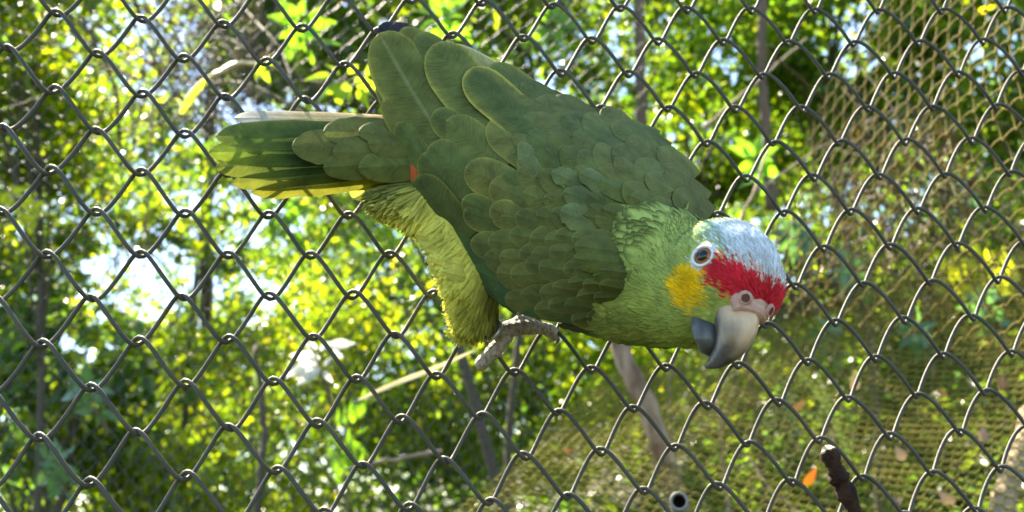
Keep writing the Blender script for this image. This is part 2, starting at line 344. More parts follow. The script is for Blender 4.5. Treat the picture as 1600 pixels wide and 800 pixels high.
T('drooping_tree', 'green tree with drooping leaves at the lower left', 'tree', 100, 620, 5.4, 170, 1600, .12, MID + BLUE + LIME[:2], nb=30, up=.1, trunk=.04)
T('leafy_tree', 'feathery tree with sky showing through it left of the tail', 'tree', 330, 420, 12, 250, 5500, .1, MID + DARK + LIME[:2], nb=80, brf=.2, trunk=.03)
T('leafy_tree', 'far sunlit tree low at the left behind the drooping one', 'tree', 180, 640, 9.0, 250, 11000, .09, LIME + LIME + MID, nb=80, brf=.22, trunk=.03, up=0)
T('leafy_bush', 'small loose bush in front of the mossy trunk', 'bush', 320, 330, 6.0, 110, 1700, .075, MID + LIME[:2], nb=30, brf=.3, trunk=.02, up=0)
T('leafy_tree', 'lime green tree between the tail and the glowing bush', 'tree', 520, 400, 8.5, 190, 7000, .08, LIME + MID, nb=60, brf=.25, trunk=.008, up=0, bx=610)
T('leafy_tree', 'sunlit leafy crown above the tail tip', 'tree', 190, 190, 8.0, 130, 3200, .085, LIME + MID, nb=40, brf=.3, trunk=.012, up=0)
T('leafy_tree', 'green tree behind the belly of the parrot', 'tree', 1000, 480, 8.0, 230, 8000, .085, LIME + MID, nb=60, brf=.25, trunk=.02, up=0)
T('leafy_tree', 'far green tree right of the parrot crown', 'tree', 1380, 280, 7.5, 260, 9000, .085, MID + LIME[:3], nb=60, brf=.25, trunk=.02, up=0)
def vine_tangle(label, poly, d0, d1, n, nleaf, cols, big):
    poly = np.asarray(poly, float); lo, hi = poly.min(0), poly.max(0); pts = []
    while len(pts) < n + nleaf:
        x, y = rng.uniform(lo[0], hi[0]), rng.uniform(lo[1], hi[1]); c = False
        for (x0, y0), (x1, y1) in zip(poly, np.roll(poly, -1, 0)):
            if (y0 > y) != (y1 > y) and x < (x1 - x0) * (y - y0) / (y1 - y0) + x0: c = not c
        if c: pts.append((x, y))
    pts = np.array(pts); W = at_d(pts[:, 0], pts[:, 1], rng.uniform(d0, d1, len(pts)))
    t = thing('dry_vine_tangle', tuple(W[:n].mean(0) - np.array([0, 0, .3])), label, 'dry vines', 'dry vine tangles'); Ac = Acc()
    for k in range(n):
        a_ = W[k]; v = rng.normal(size=3) * .09 + np.array([.05, 0, -.1]) * rng.uniform(.3, 1.6); v *= big
        q = spline([a_ - v, a_ + rng.normal(size=3) * .03, a_ + v + rng.normal(size=3) * .03, a_ + v * 1.7 + rng.normal(size=3) * .05], 9); q[:, 2] -= np.linspace(-1, 1, 9) ** 2 * .03
        Ac.add(*tube_vf(q, np.linspace(.0026, .001, 9) * rng.uniform(.6, 1.3), 5, False), cols[rng.integers(len(cols))])
    child('vine', Ac.mesh('vine', M_DEAD, True, True), t, kind='stuff')
    V, F, cl = leaf_cloud(W[n:], .04 * rng.uniform(.5, 1.4, nleaf), leaf_cols(nleaf, cols), .1, .3, .5); child('leaf', mesh('leaf', V, F, M_DEAD, False, {'col': cl}), t, kind='stuff')
VC = [(.1, .065, .013), (.14, .095, .018), (.06, .036, .01), (.08, .075, .016), (.04, .024, .01)]
vine_tangle('golden brown tangle of dry vines behind the golden panel', [(1330, 190), (1440, 170), (1520, 240), (1540, 330), (1460, 410), (1330, 440), (1250, 420), (1290, 330)], 2.1, 2.8, 100, 160, VC, 1.)
vine_tangle('brown tangle of dry vines just right of the crown of the parrot', [(1190, 420), (1290, 380), (1340, 430), (1300, 490), (1220, 500)], 2.2, 2.7, 60, 120, VC, .8)
vine_tangle('dull brown tangle of hanging twigs at the upper left', [(230, 0), (400, -20), (430, 90), (400, 190), (300, 210), (220, 110)], 2.6, 3.4, 130, 260, [(.1, .075, .05), (.14, .1, .07), (.06, .05, .03), (.08, .08, .03)], 1.5)
# the far wood closes the lower distance
n = 26000; px = rng.uniform(-500, 2100, n); py = rng.uniform(150, 1000, n); d = rng.uniform(10, 15, n)
hgt = 420 - 330 * np.clip((px - 480) / 500, 0, 1) + 110 * np.sin(px / 90.) * .5 + rng.normal(size=n) * 50 - 150 * np.clip((120 - px) / 200, 0, 1)
hgt = np.where((px > 180) & (px < 520), hgt + 120, hgt)
keep = py > hgt; P = at_d(px[keep], py[keep], d[keep]); P = P[P[:, 2] > hill(np.clip(P[:, 0], -14, 14), np.clip(P[:, 1], -4, 22))]
P = P[~sky_gap(P)]
V, F, cl = leaf_cloud(P, .26 * rng.uniform(.5, 1.4, len(P)), leaf_cols(len(P), DARK + MID), .3)
link('far_wood', mesh('far_wood', V, F, M_LEAF, False, {'col': cl}), kind='stuff', label='far green wood closing the view behind the trees', category='wood')
# plants over the bank
n = 42000; x = rng.uniform(-3, 8, n); y = rng.uniform(2.2, 9, n); z = hill(x, y); ok = (z > .25); P = np.stack([x, y, z + rng.uniform(.02, .28, n)], -1)[ok]
V, F, cl = leaf_cloud(P, .1 * rng.uniform(.5, 1.5, len(P)), leaf_cols(len(P), DARK + DARK + BLUE + MID + LIME[:1]), .5)
link('ground_cover', mesh('ground_cover', V, F, M_LEAF, False, {'col': cl}), kind='stuff', label='low green plants and fallen leaves on the bank', category='ground cover')

# ------------------------------------------------------------------ sprigs, stems, sticks nearer the fence
def leaf_mesh(name, col, mt, aspect=.42, tip=.7, curl=.18):
    rows = 7; V = []; A = []
    for k in range(rows):
        s = k / (rows - 1); wd = aspect * .5 * math.sin(math.pi * min(1, s ** tip * .98 + .02)) if 0 < k < rows - 1 else .01
        for u in (-1, 0, 1): V.append((u * wd, s, abs(u) * wd * .35 - curl * s * s)); A.append(np.array(col) * (1.25 if u == 0 else 1))
    F = [(k * 3 + i, k * 3 + i + 1, k * 3 + i + 4, k * 3 + i + 3) for k in range(rows - 1) for i in range(2)]
    return mesh(name, V, F, mt, True, {'col': np.array(A)})
def frame(pos, d, nrm, s):
    d = Vector(d).normalized(); n = Vector(nrm); n = (n - d * n.dot(d)).normalized(); x = d.cross(n)
    m = Matrix.Identity(4)
    for i in range(3): m[i][0], m[i][1], m[i][2], m[i][3] = x[i] * s, d[i] * s, n[i] * s, pos[i]
    return m
def px_dir(a, b, d):
    return at_d(np.float64(b[0]), np.float64(b[1]), np.float64(d)) - at_d(np.float64(a[0]), np.float64(a[1]), np.float64(d))
def sprig(name, label, cat, stem, leaves, d, me, nrm, stem_r=.003, group=None, mt=M_TWIG, jit=.25):
    """stem: pixel path; leaves: (base px, py, tip px, py) outlines of the single leaves, all near depth d"""
    S = np.array([at_d(np.float64(x), np.float64(y), np.float64(d + dd)) for x, y, dd in stem]); S = spline(S, 14)
    t = thing(name, tuple(S[0]), label, cat, group)
    V, F = tube_vf(S, np.linspace(stem_r, stem_r * .5, 14), 6); child('stem', mesh('stem', V, quads_to_list(F), mt), t)
    for (x0, y0, x1, y1) in leaves:
        dd = d + random.uniform(-.04, .04); a = at_d(np.float64(x0), np.float64(y0), np.float64(dd)); b = at_d(np.float64(x1), np.float64(y1), np.float64(dd + random.uniform(-.02, .02)))
        v = b - a; q = np.asarray(nrm) + rng.normal(size=3) * jit
        leafpart('leaf', me, t, frame(a, v, q, np.linalg.norm(v)))
    return t
def radial(cx, cy, r, n, rng_=(0, 360), j=.3):
    out = []
    for k in range(n):
        a = math.radians(rng_[0] + (rng_[1] - rng_[0]) * (k + random.uniform(-.3, .3)) / n); rr = r * random.uniform(1 - j, 1 + j)
        b = random.uniform(.05, .3) * r; out.append((cx + b * math.cos(a), cy + b * math.sin(a), cx + rr * math.cos(a), cy + rr * math.sin(a)))
    return out
def along(stem, n, L, spread, j=.2):
    S = spline(np.array([s[:2] for s in stem], float), n + 2)[1:]; out = []
    for k in range(n):
        t = S[min(k + 1, n)] - S[k]; a0 = math.atan2(t[1], t[0])
        for sg in (-1, 1):
            a = a0 + sg * math.radians(spread) * random.uniform(.8, 1.2); l = L * random.uniform(1 - j, 1 + j)
            out.append((S[k][0], S[k][1], S[k][0] + l * math.cos(a), S[k][1] + l * math.sin(a)))
    return out
TOCAM = -np.array(AF); HALF = np.array(SUN) + TOCAM; HALF /= np.linalg.norm(HALF)
L_LIME = leaf_mesh('lime_leaf', (.2, .27, .03), M_LEAF, .5); L_GREEN = leaf_mesh('green_leaf', (.11, .22, .025), M_LEAF, .5)
L_NARROW = leaf_mesh('narrow_leaf', (.13, .24, .025), M_LEAF, .3); L_GLARE = leaf_mesh('glare_leaf', (.42, .42, .4), M_GLARE, .44, curl=.05)
L_YEL = leaf_mesh('yellow_leaf', (.3, .3, .025), M_LEAF, .6); L_DRK = leaf_mesh('dark_leaf', (.065, .14, .055), M_LEAFW, .5)
L_ORANGE = leaf_mesh('orange_leaf', (.5, .12, .015), M_DEAD, .5, curl=.3); L_PINK = leaf_mesh('pale_dead_leaf', (.22, .145, .125), M_DEAD, .75, curl=.3); L_BROWN = leaf_mesh('brown_dead_leaf', (.14, .075, .045), M_DEAD, .5, curl=.4)
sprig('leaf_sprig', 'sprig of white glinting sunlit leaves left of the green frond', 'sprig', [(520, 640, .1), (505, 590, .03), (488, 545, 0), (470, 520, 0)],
      [(500, 560, 452, 555), (498, 566, 445, 588), (502, 575, 462, 602), (505, 580, 520, 598), (507, 573, 520, 556), (497, 545, 470, 535), (500, 548, 525, 532), (515, 540, 556, 536), (517, 548, 538, 560), (492, 568, 480, 548)], 1.7, L_GLARE, TOCAM + .6 * HALF, mt=M_BARKR, jit=.1)
sprig('fern_frond', 'bright green upright frond below the tail between the fence wires', 'frond', [(545, 800, .1), (540, 740, .05), (538, 690, 0), (560, 620, 0)],
      [(530, 668, 526, 640), (540, 664, 538, 632), (552, 662, 550, 618), (560, 655, 572, 604), (528, 700, 515, 668), (552, 690, 575, 710), (532, 745, 512, 690), (545, 745, 540, 672), (550, 745, 552, 690), (536, 760, 520, 735), (560, 730, 570, 705), (556, 680, 574, 668)], 2.5, L_NARROW, TOCAM, mt=M_LEAFW if False else M_TWIG, jit=.3)
sprig('leaf_sprig', 'cluster of large glowing green leaves above the tail', 'sprig', [(600, 90, .1), (560, 120, 0), (520, 130, 0), (470, 125, 0)],
      [(520, 122, 475, 120), (530, 118, 508, 96), (540, 128, 545, 160), (555, 122, 590, 150), (560, 130, 600, 140), (535, 132, 505, 150), (575, 120, 582, 92), (545, 115, 560, 98), (520, 135, 490, 160), (560, 138, 575, 168), (532, 140, 528, 170)], 2.0, L_LIME, TOCAM + np.array([0, 0, .5]), jit=.35)
sprig('leaf_sprig', 'few small lime leaves just right of the dark trunk', 'sprig', [(430, 60, 0), (415, 90, 0), (405, 110, 0)], [(412, 95, 398, 122), (410, 105, 420, 130), (416, 90, 432, 104)], 2.1, L_LIME, TOCAM, jit=.3)
sprig('leaf_sprig', 'sunlit yellow leaves behind the golden panel at the right', 'sprig', [(1600, 460, .2), (1560, 430, 0), (1510, 400, 0), (1470, 410, 0)],
      along([(1600, 450), (1560, 425), (1510, 400), (1465, 415)], 8, 34, 65) + along([(1560, 425), (1530, 440), (1490, 445)], 5, 28, 60) + radial(1480, 420, 28, 6), 3.1, L_YEL, TOCAM + np.array([0, 0, .4]), jit=.4)
sprig('leaf_sprig', 'yellow green leaves hanging in front of the wood at the left edge', 'sprig', [(0, 280, 0), (30, 320, 0), (50, 350, 0)], along([(0, 290), (30, 320), (60, 345)], 5, 26, 60), 2.8, L_YEL, TOCAM, jit=.4)
for k, (x, y, dd, r, n, me, lb) in enumerate([
        (690, 30, 2.6, 48, 9, L_GREEN, 'green leafy twig right of the wing tip at the top'), (470, 40, 2.3, 52, 9, L_GREEN, 'leafy twig at the top above the tail'),
        (860, 40, 3.0, 44, 10, L_GREEN, 'green leafy twig at the top above the bird back'), (1180, 250, 3.0, 42, 9, L_GREEN, 'green leafy twig right of the bird shoulder'),
        (1240, 370, 2.1, 38, 11, L_DRK, 'dark glossy leafy twig beside the bird crown'), (1330, 420, 2.1, 36, 10, L_DRK, 'dark glossy leafy twig right of the bird crown'),
        (1430, 520, 2.0, 38, 10, L_DRK, 'dark glossy leafy twig left of the sunlit yellow leaves'), (1540, 480, 2.1, 38, 10, L_DRK, 'dark glossy leafy twig under the sunlit yellow leaves'),
        (1290, 520, 2.1, 32, 9, L_DRK, 'green leafy twig right of the beak'), (1500, 300, 2.9, 40, 8, L_DRK, 'dark leafy twig behind the golden panel at right'), (1220, 640, 2.2, 30, 8, L_DRK, 'green leafy twig below the beak at right'),
        (440, 330, 2.6, 44, 10, L_GREEN, 'green leafy twig under the tail'), (590, 350, 2.6, 38, 9, L_LIME, 'lime leafy twig under the tail base'), (140, 610, 2.4, 40, 8, L_DRK, 'dark leafy twig at the lower left'), (90, 730, 2.4, 44, 8, L_DRK, 'dark leafy twig in the lower left corner')]):
    sprig('leafy_twig', lb, 'twig', [(x + 30, y + 70, .1), (x + 10, y + 30, .03), (x, y, 0)], radial(x, y, r, n) + radial(x + 14, y + 30, r * .8, n // 2), dd, me, TOCAM + np.array([0, 0, .5]), stem_r=.004, jit=.45)
def stem_thing(name, label, cat, pts, r0, r1, mt, n=22, sides=8, group=None, wob=0., part=None):
    S = spline(np.array([at_d(np.float64(x), np.float64(y), np.float64(d)) for x, y, d in pts]), n)
    if wob: S[1:-1] += rng.normal(size=(n - 2, 3)) * wob
    V, F = tube_vf(S, np.linspace(r0, r1, n), sides); o = link(name, mesh(name, V, quads_to_list(F), mt)); return tag(o, label, cat, group)
stem_thing('tree_trunk', 'reddish brown slim trunk below the parrot chest', 'tree trunk', [(1085, 900, 1.42), (1050, 760, 1.45), (1012, 640, 1.47), (975, 560, 1.5), (955, 470, 1.55), (950, 380, 1.6)], .0185, .014, M_BARKR, wob=.0015)
stem_thing('tree_trunk', 'thin brown trunk at the top right of the bird back', 'tree trunk', [(1010, 420, 4.2), (1005, 200, 4.0), (1000, 60, 4.0), (998, -80, 4.0)], .026, .02, M_BARK, wob=.004)
stem_thing('tree_trunk', 'broad dark mossy trunk at the upper left', 'tree trunk', [(300, 900, 7.0), (315, 500, 6.9), (330, 200, 6.8), (345, 20, 6.8), (370, -160, 6.8)], .045, .04, M_BARKD, wob=.012, sides=14)
stem_thing('tree_trunk', 'dark thin trunk low on the left of the glowing bush', 'tree trunk', [(400, 900, 3.6), (405, 760, 3.6), (412, 660, 3.7), (400, 540, 3.8)], .016, .01, M_BARKD, wob=.004)
stem_thing('tree_trunk', 'grey leaning trunk in the lower right corner', 'tree trunk', [(1540, 900, 1.9), (1575, 760, 2.0), (1610, 660, 2.1), (1650, 560, 2.2)], .026, .02, M_TWIG, wob=.003)
stem_thing('tree_trunk', 'shaded trunk right of the bird at mid height', 'tree trunk', [(1205, 330, 4.4), (1196, 200, 4.4), (1190, 100, 4.4), (1195, -60, 4.4)], .03, .02, M_BARK, wob=.005)
for k, (pts, r, m_, lb) in enumerate([
        ([(1145, 850, 1.6), (1132, 740, 1.7), (1126, 660, 1.7), (1118, 620, 1.75)], .005, M_TWIG, 'thin reddish twig standing right of the pipe'),
        ([(1050, 700, 2.0), (1046, 620, 2.0), (1052, 560, 2.1)], .006, M_TWIG, 'pale twig beside the reddish trunk'),
        ([(1010, 470, 1.7), (1110, 420, 1.8), (1165, 330, 1.8), (1200, 230, 1.9)], .004, M_TWIG, 'pale bent twig behind the parrot shoulder'),
        ([(280, 60, 2.6), (240, 160, 2.6), (232, 300, 2.6), (225, 420, 2.7)], .004, M_TWIG, 'thin hanging vine left of the mossy trunk'),
        ([(470, 120, 2.4), (500, 150, 2.4), (460, 260, 2.5)], .004, M_BARKD, 'dark twig above the tail'),
        ([(690, 705, 1.8), (600, 720, 1.7), (540, 735, 1.7)], .005, M_TWIG, 'level dry twig beside the frond foot'),
        ([(850, 670, 2.3), (900, 672, 2.3), (940, 668, 2.3)], .005, M_TWIG, 'short pale level twig under the belly'),
        ([(1270, 820, 1.5), (1200, 760, 1.55), (1170, 715, 1.6)], .004, M_TWIG, 'curved pale vine right of the reddish twig'),
        ([(1180, 300, 2.2), (1300, 220, 2.3), (1420, 160, 2.4)], .004, M_TWIG, 'slanting dry vine right of the shoulder'),
        ([(1100, 200, 2.6), (1180, 130, 2.6), (1260, 60, 2.7)], .005, M_TWIG, 'slanting dry vine at the top right'),
        ([(130, 30, 3.0), (180, 140, 3.0), (190, 260, 3.1)], .008, M_BARKD, 'dark stem inside the bright upper left leaves')]):
    stem_thing('twig', lb, 'twig', pts, r, r * .6, m_, sides=6, wob=.0015)
stem_thing('dead_frond', 'arching dry pale frond right of the mossy trunk', 'frond', [(270, 190, 2.2), (300, 145, 2.2), (350, 105, 2.2), (410, 98, 2.25), (440, 110, 2.3)], .006, .004, M_STRAW, sides=6, wob=.002)
def blade(name, label, cat, pts, wd, mt, col=None):
    S = spline(np.array([at_d(np.float64(x), np.float64(y), np.float64(d)) for x, y, d in pts]), 14)
    T_ = np.gradient(S, axis=0); T_ /= np.linalg.norm(T_, axis=1)[:, None]; sd = np.cross(T_, AF); sd /= np.linalg.norm(sd, axis=1)[:, None]
    pw = wd * np.sin(np.pi * np.linspace(.08, .97, 14)) ** .6
    V = np.stack([S - sd * pw[:, None], S + np.array(AF) * pw[:, None] * .5, S + sd * pw[:, None]], 1).reshape(-1, 3)
    F = [(k * 3 + i, k * 3 + i + 1, k * 3 + i + 4, k * 3 + i + 3) for k in range(13) for i in range(2)]
    return tag(link(name, mesh(name, V, F, mt, True, {'col': np.tile(col, (len(V), 1))} if col else None)), label, cat)
blade('grass_blade', 'white sunlit dry grass blade slanting below the bird foot', 'grass blade', [(560, 625, 1.25), (610, 602, 1.22), (680, 575, 1.2), (740, 548, 1.2)], .0032, M_STRAW)
blade('grass_blade', 'yellow green curved leaf blade left of the mossy trunk', 'grass blade', [(282, 178, 2.1), (300, 150, 2.1), (325, 120, 2.1)], .009, M_LEAF, (.25, .28, .05))
blade('grass_blade', 'long dim green blade leaning right of the stick', 'grass blade', [(1330, 720, 2.4), (1290, 630, 2.4), (1230, 555, 2.4), (1180, 510, 2.4)], .011, M_LEAF, (.028, .046, .022))
for (a, b, me, lb) in [((1255, 757), (1282, 732), L_ORANGE, 'orange and yellow dead leaf caught left of the stick'), ((1532, 690), (1545, 658), L_PINK, 'pale pink dead leaf at the lower right'),
                       ((1330, 610), (1345, 570), L_PINK, 'pale blurred dead leaf right of the beak'), ((1412, 720), (1398, 690), L_PINK, 'pale pink dead leaf right of the stick'),
                       ((1235, 640), (1275, 625), L_BROWN, 'brown curled dead leaf above the stick'), ((1560, 610), (1580, 575), L_BROWN, 'brown dead leaf near the right edge'),
                       ((1480, 620), (1458, 605), L_BROWN, 'brown dead leaf behind the lower right wires'), ((880, 700), (905, 715), L_BROWN, 'reddish brown dead leaf below the bird belly'),
                       ((1490, 790), (1462, 762), L_PINK, 'pale dead leaf at the bottom right'), ((1390, 790), (1420, 775), L_PINK, 'pale dead leaf right of the stick foot')]:
    dd = 1.35; p = at_d(np.float64(a[0]), np.float64(a[1]), np.float64(dd)); v = px_dir(a, b, dd)
    o = link('dead_leaf', me); o.matrix_basis = frame(p, v, TOCAM + rng.normal(size=3) * (.2 if me is L_ORANGE else .55), np.linalg.norm(v) * (.95 if me is L_ORANGE else .75)); tag(o, lb, 'leaf', 'dead leaves caught on the far mesh')
# pipe, open end towards the camera
a = at_d(np.float64(1061), np.float64(783), np.float64(.88)); b = at_d(np.float64(1040), np.float64(905), np.float64(1.1)); ax = (b - a) / np.linalg.norm(b - a)
ax = ray(np.float64(1061), np.float64(783)); ax = ax / np.linalg.norm(ax) - .05 * np.array([0, 0, 1.]); ax /= np.linalg.norm(ax); r = .0088
prof = [(0.12, r), (.003, r), (0, r * .96), (0, r * .72), (.003, r * .66), (.12, r * .66)]
u = np.cross(ax, [0, 0, 1.]); u /= np.linalg.norm(u); v = np.cross(ax, u); th = np.linspace(0, 2 * np.pi, 24, endpoint=False)
V = np.concatenate([a + ax * h + rr * (np.cos(th)[:, None] * u + np.sin(th)[:, None] * v) for h, rr in prof])
F = [(i * 24 + j, i * 24 + (j + 1) % 24, (i + 1) * 24 + (j + 1) % 24, (i + 1) * 24 + j) for i in range(5) for j in range(24)]
pp = thing('metal_pipe', tuple(a + ax * .12), 'pale metal pipe with its dark open end at the bottom edge', 'pipe')
child('pipe_wall', mesh('pipe_wall', V, F, M_GALV), pp)
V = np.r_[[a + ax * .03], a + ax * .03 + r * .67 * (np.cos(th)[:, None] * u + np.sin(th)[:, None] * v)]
child('bore_shade', mesh('bore_shade', V, [(0, 1 + j, 1 + (j + 1) % 24) for j in range(24)], M_DARK), pp)  # dark disc painted as the shade deep inside the open bore
# the stick at the fence
S = spline(np.array([at_y(np.float64(x), np.float64(y), np.float64(h)) for x, y, h in [(1293, 703, -.014), (1304, 728, -.015), (1313, 752, -.013), (1326, 778, -.013), (1350, 840, -.012), (1375, 900, -.01)]]), 30)
rad = np.full(30, .0058) * (1 + .12 * np.sin(np.arange(30) * .9) - .12 + rng.normal(size=30) * .05); rad[10:13] *= 1.2
V, F = tube_vf(S, rad, 14); V[:420] += rng.normal(size=(420, 3)) * .00035
st = thing('stick', tuple(S[-1]), 'short dark bark covered stick with pale cut tip leaning on the fence at lower right', 'stick')
child('bark', mesh('bark', V, quads_to_list(F), M_STICK), st)
t0 = (S[0] - S[1]) / np.linalg.norm(S[0] - S[1]); u = np.cross(t0, [0, 1., 0]); u /= np.linalg.norm(u); v = np.cross(t0, u); th = np.linspace(0, 2 * np.pi, 12, endpoint=False)
rr = .0042 * (1 + .2 * rng.normal(size=12)); ring = S[0] + rr[:, None] * (np.cos(th)[:, None] * u + np.sin(th)[:, None] * v)
V = np.r_[ring, ring * .5 + (S[0] + t0 * .0035) * .5 + rng.normal(size=(12, 3)) * .0004, [S[0] + t0 * .003]]
child('cut_tip', mesh('cut_tip', V, [(j, (j + 1) % 12, 12 + (j + 1) % 12, 12 + j) for j in range(12)] + [(12 + j, 12 + (j + 1) % 12, 24) for j in range(12)], M_CUT, False), st)

# ------------------------------------------------------------------ the parrot
A_ = np.array
HC = A_([(590, 60, .045), (600, 130, .048), (620, 220, .05), (700, 150, .066), (690, 80, .052), (760, 105, .056), (860, 132, .058), (950, 172, .062), (1010, 202, .066), (1060, 240, .07), (1095, 287, .076), (1112, 335, .082),
         (700, 300, .07), (652, 290, .052), (692, 355, .052), (740, 432, .05), (792, 490, .055), (850, 508, .07), (935, 522, .09), (800, 250, .096), (800, 380, .094), (880, 440, .113), (900, 300, .115), (880, 210, .094), (960, 250, .106), (1020, 290, .112), (960, 350, .124), (950, 440, .13), (1000, 400, .126), (1050, 330, .11)], float)
def _tps(r): return np.where(r > 0, r * r * np.log(r + 1e-9), 0)
_X = HC[:, :2] / 300; _n = len(_X); _K = _tps(np.linalg.norm(_X[:, None] - _X[None], axis=2)) + np.eye(_n) * 1e-3
_Pm = np.c_[np.ones(_n), _X]; _S = np.linalg.solve(np.block([[_K, _Pm], [_Pm.T, np.zeros((3, 3))]]), np.r_[HC[:, 2], np.zeros(3)])
def HW(px, py):                            # height of the bird's back and wings in front of the fence
    q = np.stack([np.asarray(px, float), np.asarray(py, float)], -1) / 300; sh = q.shape[:-1]; q = q.reshape(-1, 2)
    return (_tps(np.linalg.norm(q[:, None] - _X[None], axis=2)) @ _S[:_n] + np.c_[np.ones(len(q)), q] @ _S[_n:]).reshape(sh)
TAIL = A_([(330, 235, .03), (480, 180, .03), (480, 300, .034), (600, 190, .034), (620, 290, .044), (660, 250, .05), (500, 235, .042), (610, 240, .05)], float)
_c = np.linalg.lstsq(np.stack([np.ones(8), TAIL[:, 0] / 300, TAIL[:, 1] / 300, -((TAIL[:, 1] - 240) / 60) ** 2], 1), TAIL[:, 2], rcond=None)[0]
def HT(px, py): return _c[0] + _c[1] * px / 300 + _c[2] * py / 300 - _c[3] * ((py - 240) / 60) ** 2
def surf(px, py, lift, H): return at_y(px, py, -(H(px, py) + lift))

parrot = thing('parrot', tuple(at_y(np.float64(790), np.float64(520), 0.)), 'green parrot with red forehead and yellow cheeks clinging to the chain link fence', 'parrot')
# head frame: forward (beak), up (crown), left
def camv(x, y, z): return x * AX + y * AD - z * AF
HF = camv(.19, .5, .845); HF /= np.linalg.norm(HF); HU = camv(.55, -.75, .36); HU -= HF * (HU @ HF); HU /= np.linalg.norm(HU); HL = np.cross(HU, HF)
if HL @ AX < 0: HL = -HL
HCEN = at_y(np.float64(1131), np.float64(431), -.142); HR = 87 * ((HCEN - CAM) @ AF) / FPX
def hd(l, f, u): return HCEN + HR * (l * HL + f * HF + u * HU)
def to_head(p): q = (np.asarray(p) - HCEN) / HR; return np.stack([q @ HL, q @ HF, q @ HU], -1)

parts = Acc()
def uv_sphere(n=14, m=20):
    V = [(0, 0, 1)]
    for i in range(1, n):
        a = math.pi * i / n
        for j in range(m): V.append((math.sin(a) * math.cos(2 * math.pi * j / m), math.sin(a) * math.sin(2 * math.pi * j / m), math.cos(a)))
    V.append((0, 0, -1)); F = [(0, 1 + j, 1 + (j + 1) % m) for j in range(m)]
    for i in range(n - 2): F += [(1 + i * m + j, 1 + (i + 1) * m + j, 1 + (i + 1) * m + (j + 1) % m, 1 + i * m + (j + 1) % m) for j in range(m)]
    k = len(V) - 1; F += [(k, 1 + (n - 2) * m + (j + 1) % m, 1 + (n - 2) * m + j) for j in range(m)]
    return A_(V), F
SV, SF = uv_sphere()
def ball(c, r, ax=None): parts.add(c + (SV * A_(r)) @ (ax if ax is not None else np.eye(3)), SF)
def chain(nodes, flat=1., n=8):
    for a, b in zip(nodes[:-1], nodes[1:]):
        for t in np.linspace(0, 1, n):
            x, y, h, r = [a[k] + (b[k] - a[k]) * t for k in range(4)]
            c = at_y(np.float64(x), np.float64(y), -h); rm = r * ((c - CAM) @ AF) / FPX; ball(c, (rm, rm * flat, rm))
chain([(660, 255, .034, 34), (740, 300, .045, 62), (850, 360, .055, 105), (930, 400, .066, 118), (1000, 425, .098, 112), (1038, 436, .106, 104), (1080, 462, .118, 80)])
chain([(712, 352, .045, 42), (738, 425, .042, 41), (745, 478, .034, 32), (742, 498, .028, 20)])
chain([(612, 300, .038, 20), (660, 314, .042, 34), (712, 342, .045, 38)])
AXH = np.stack([HL, HF, HU])
ball(hd(0, 0, 0), (HR * .98, HR * 1.1, HR * 1.0), AXH); ball(hd(0, .25, .12), (HR * .9, HR * .95, HR * .8), AXH); ball(hd(0, -.3, -.45), (HR * .98, HR * 1.05, HR * 1.0), AXH)
ball(hd(0, .45, -.35), (HR * .72, HR * .6, HR * .55), AXH)
def inpoly(px, py, poly):
    poly = A_(poly, float); c = np.zeros(np.shape(px), bool); x0, y0 = poly[:, 0], poly[:, 1]; x1, y1 = np.roll(x0, -1), np.roll(y0, -1)
    for a, b, e, f in zip(x0, y0, x1, y1):
        if b != f: c ^= ((b > py) != (f > py)) & (px < (e - a) * (py - b) / (f - b) + a)
    return c
def shell(poly, thick, lift, N=34, edge=.0015):
    """closed lens shaped slab over an outline: rings from the centre to the edge"""
    poly = A_(poly, float); seg = np.linalg.norm(np.roll(poly, -1, 0) - poly, axis=1); cum = np.r_[0, np.cumsum(seg)]
    t = np.linspace(0, cum[-1], 73)[:-1]; pp = np.r_[poly, poly[:1]]; E = np.stack([np.interp(t, cum, pp[:, 0]), np.interp(t, cum, pp[:, 1])], 1)
    c = poly.mean(0); m = len(E); rings = np.linspace(0, 1, 13)[1:]; top = [surf(c[0], c[1], lift, HW)]; bot = [surf(c[0], c[1], lift - thick, HW)]
    for r in rings:
        q = c + (E - c) * r; th = thick * math.sqrt(max(0, 1 - r ** 3)) + edge; top += list(surf(q[:, 0], q[:, 1], lift, HW)); bot += list(surf(q[:, 0], q[:, 1], lift - th, HW))
    V = A_(top + bot); k = len(top); F = [(0, 1 + j, 1 + (j + 1) % m) for j in range(m)] + [(k, k + 1 + (j + 1) % m, k + 1 + j) for j in range(m)]
    for i in range(11):
        a = 1 + i * m; F += [(a + j, a + m + j, a + m + (j + 1) % m, a + (j + 1) % m) for j in range(m)]; F += [(k + a + j, k + a + (j + 1) % m, k + a + m + (j + 1) % m, k + a + m + j) for j in range(m)]
    a = 1 + 11 * m; F += [(a + j, k + a + j, k + a + (j + 1) % m, a + (j + 1) % m) for j in range(m)]
    return V, F
BACK = [(760, 125), (860, 145), (950, 185), (1010, 214), (1055, 250), (1085, 292), (1098, 330), (1060, 350), (990, 440), (930, 500), (850, 495), (780, 440), (720, 340), (720, 220)]
RWING = [(602, 60), (592, 85), (598, 130), (622, 200), (655, 290), (697, 350), (748, 422), (798, 472), (850, 490), (935, 512), (962, 480), (978, 420), (960, 350), (900, 285), (830, 235), (770, 175), (720, 110), (650, 55)]
LWING = [(720, 88), (770, 165), (860, 235), (960, 285), (1080, 328), (1108, 333), (1091, 287), (1056, 243), (1008, 206), (948, 176), (858, 137), (770, 106)]
V, F = shell(BACK, .03, -.003); parts.add(V, F)
tmp = link('body_source', parts.mesh('body_source', None))
mod = tmp.modifiers.new('r', 'REMESH'); mod.mode = 'VOXEL'; mod.voxel_size = .0014
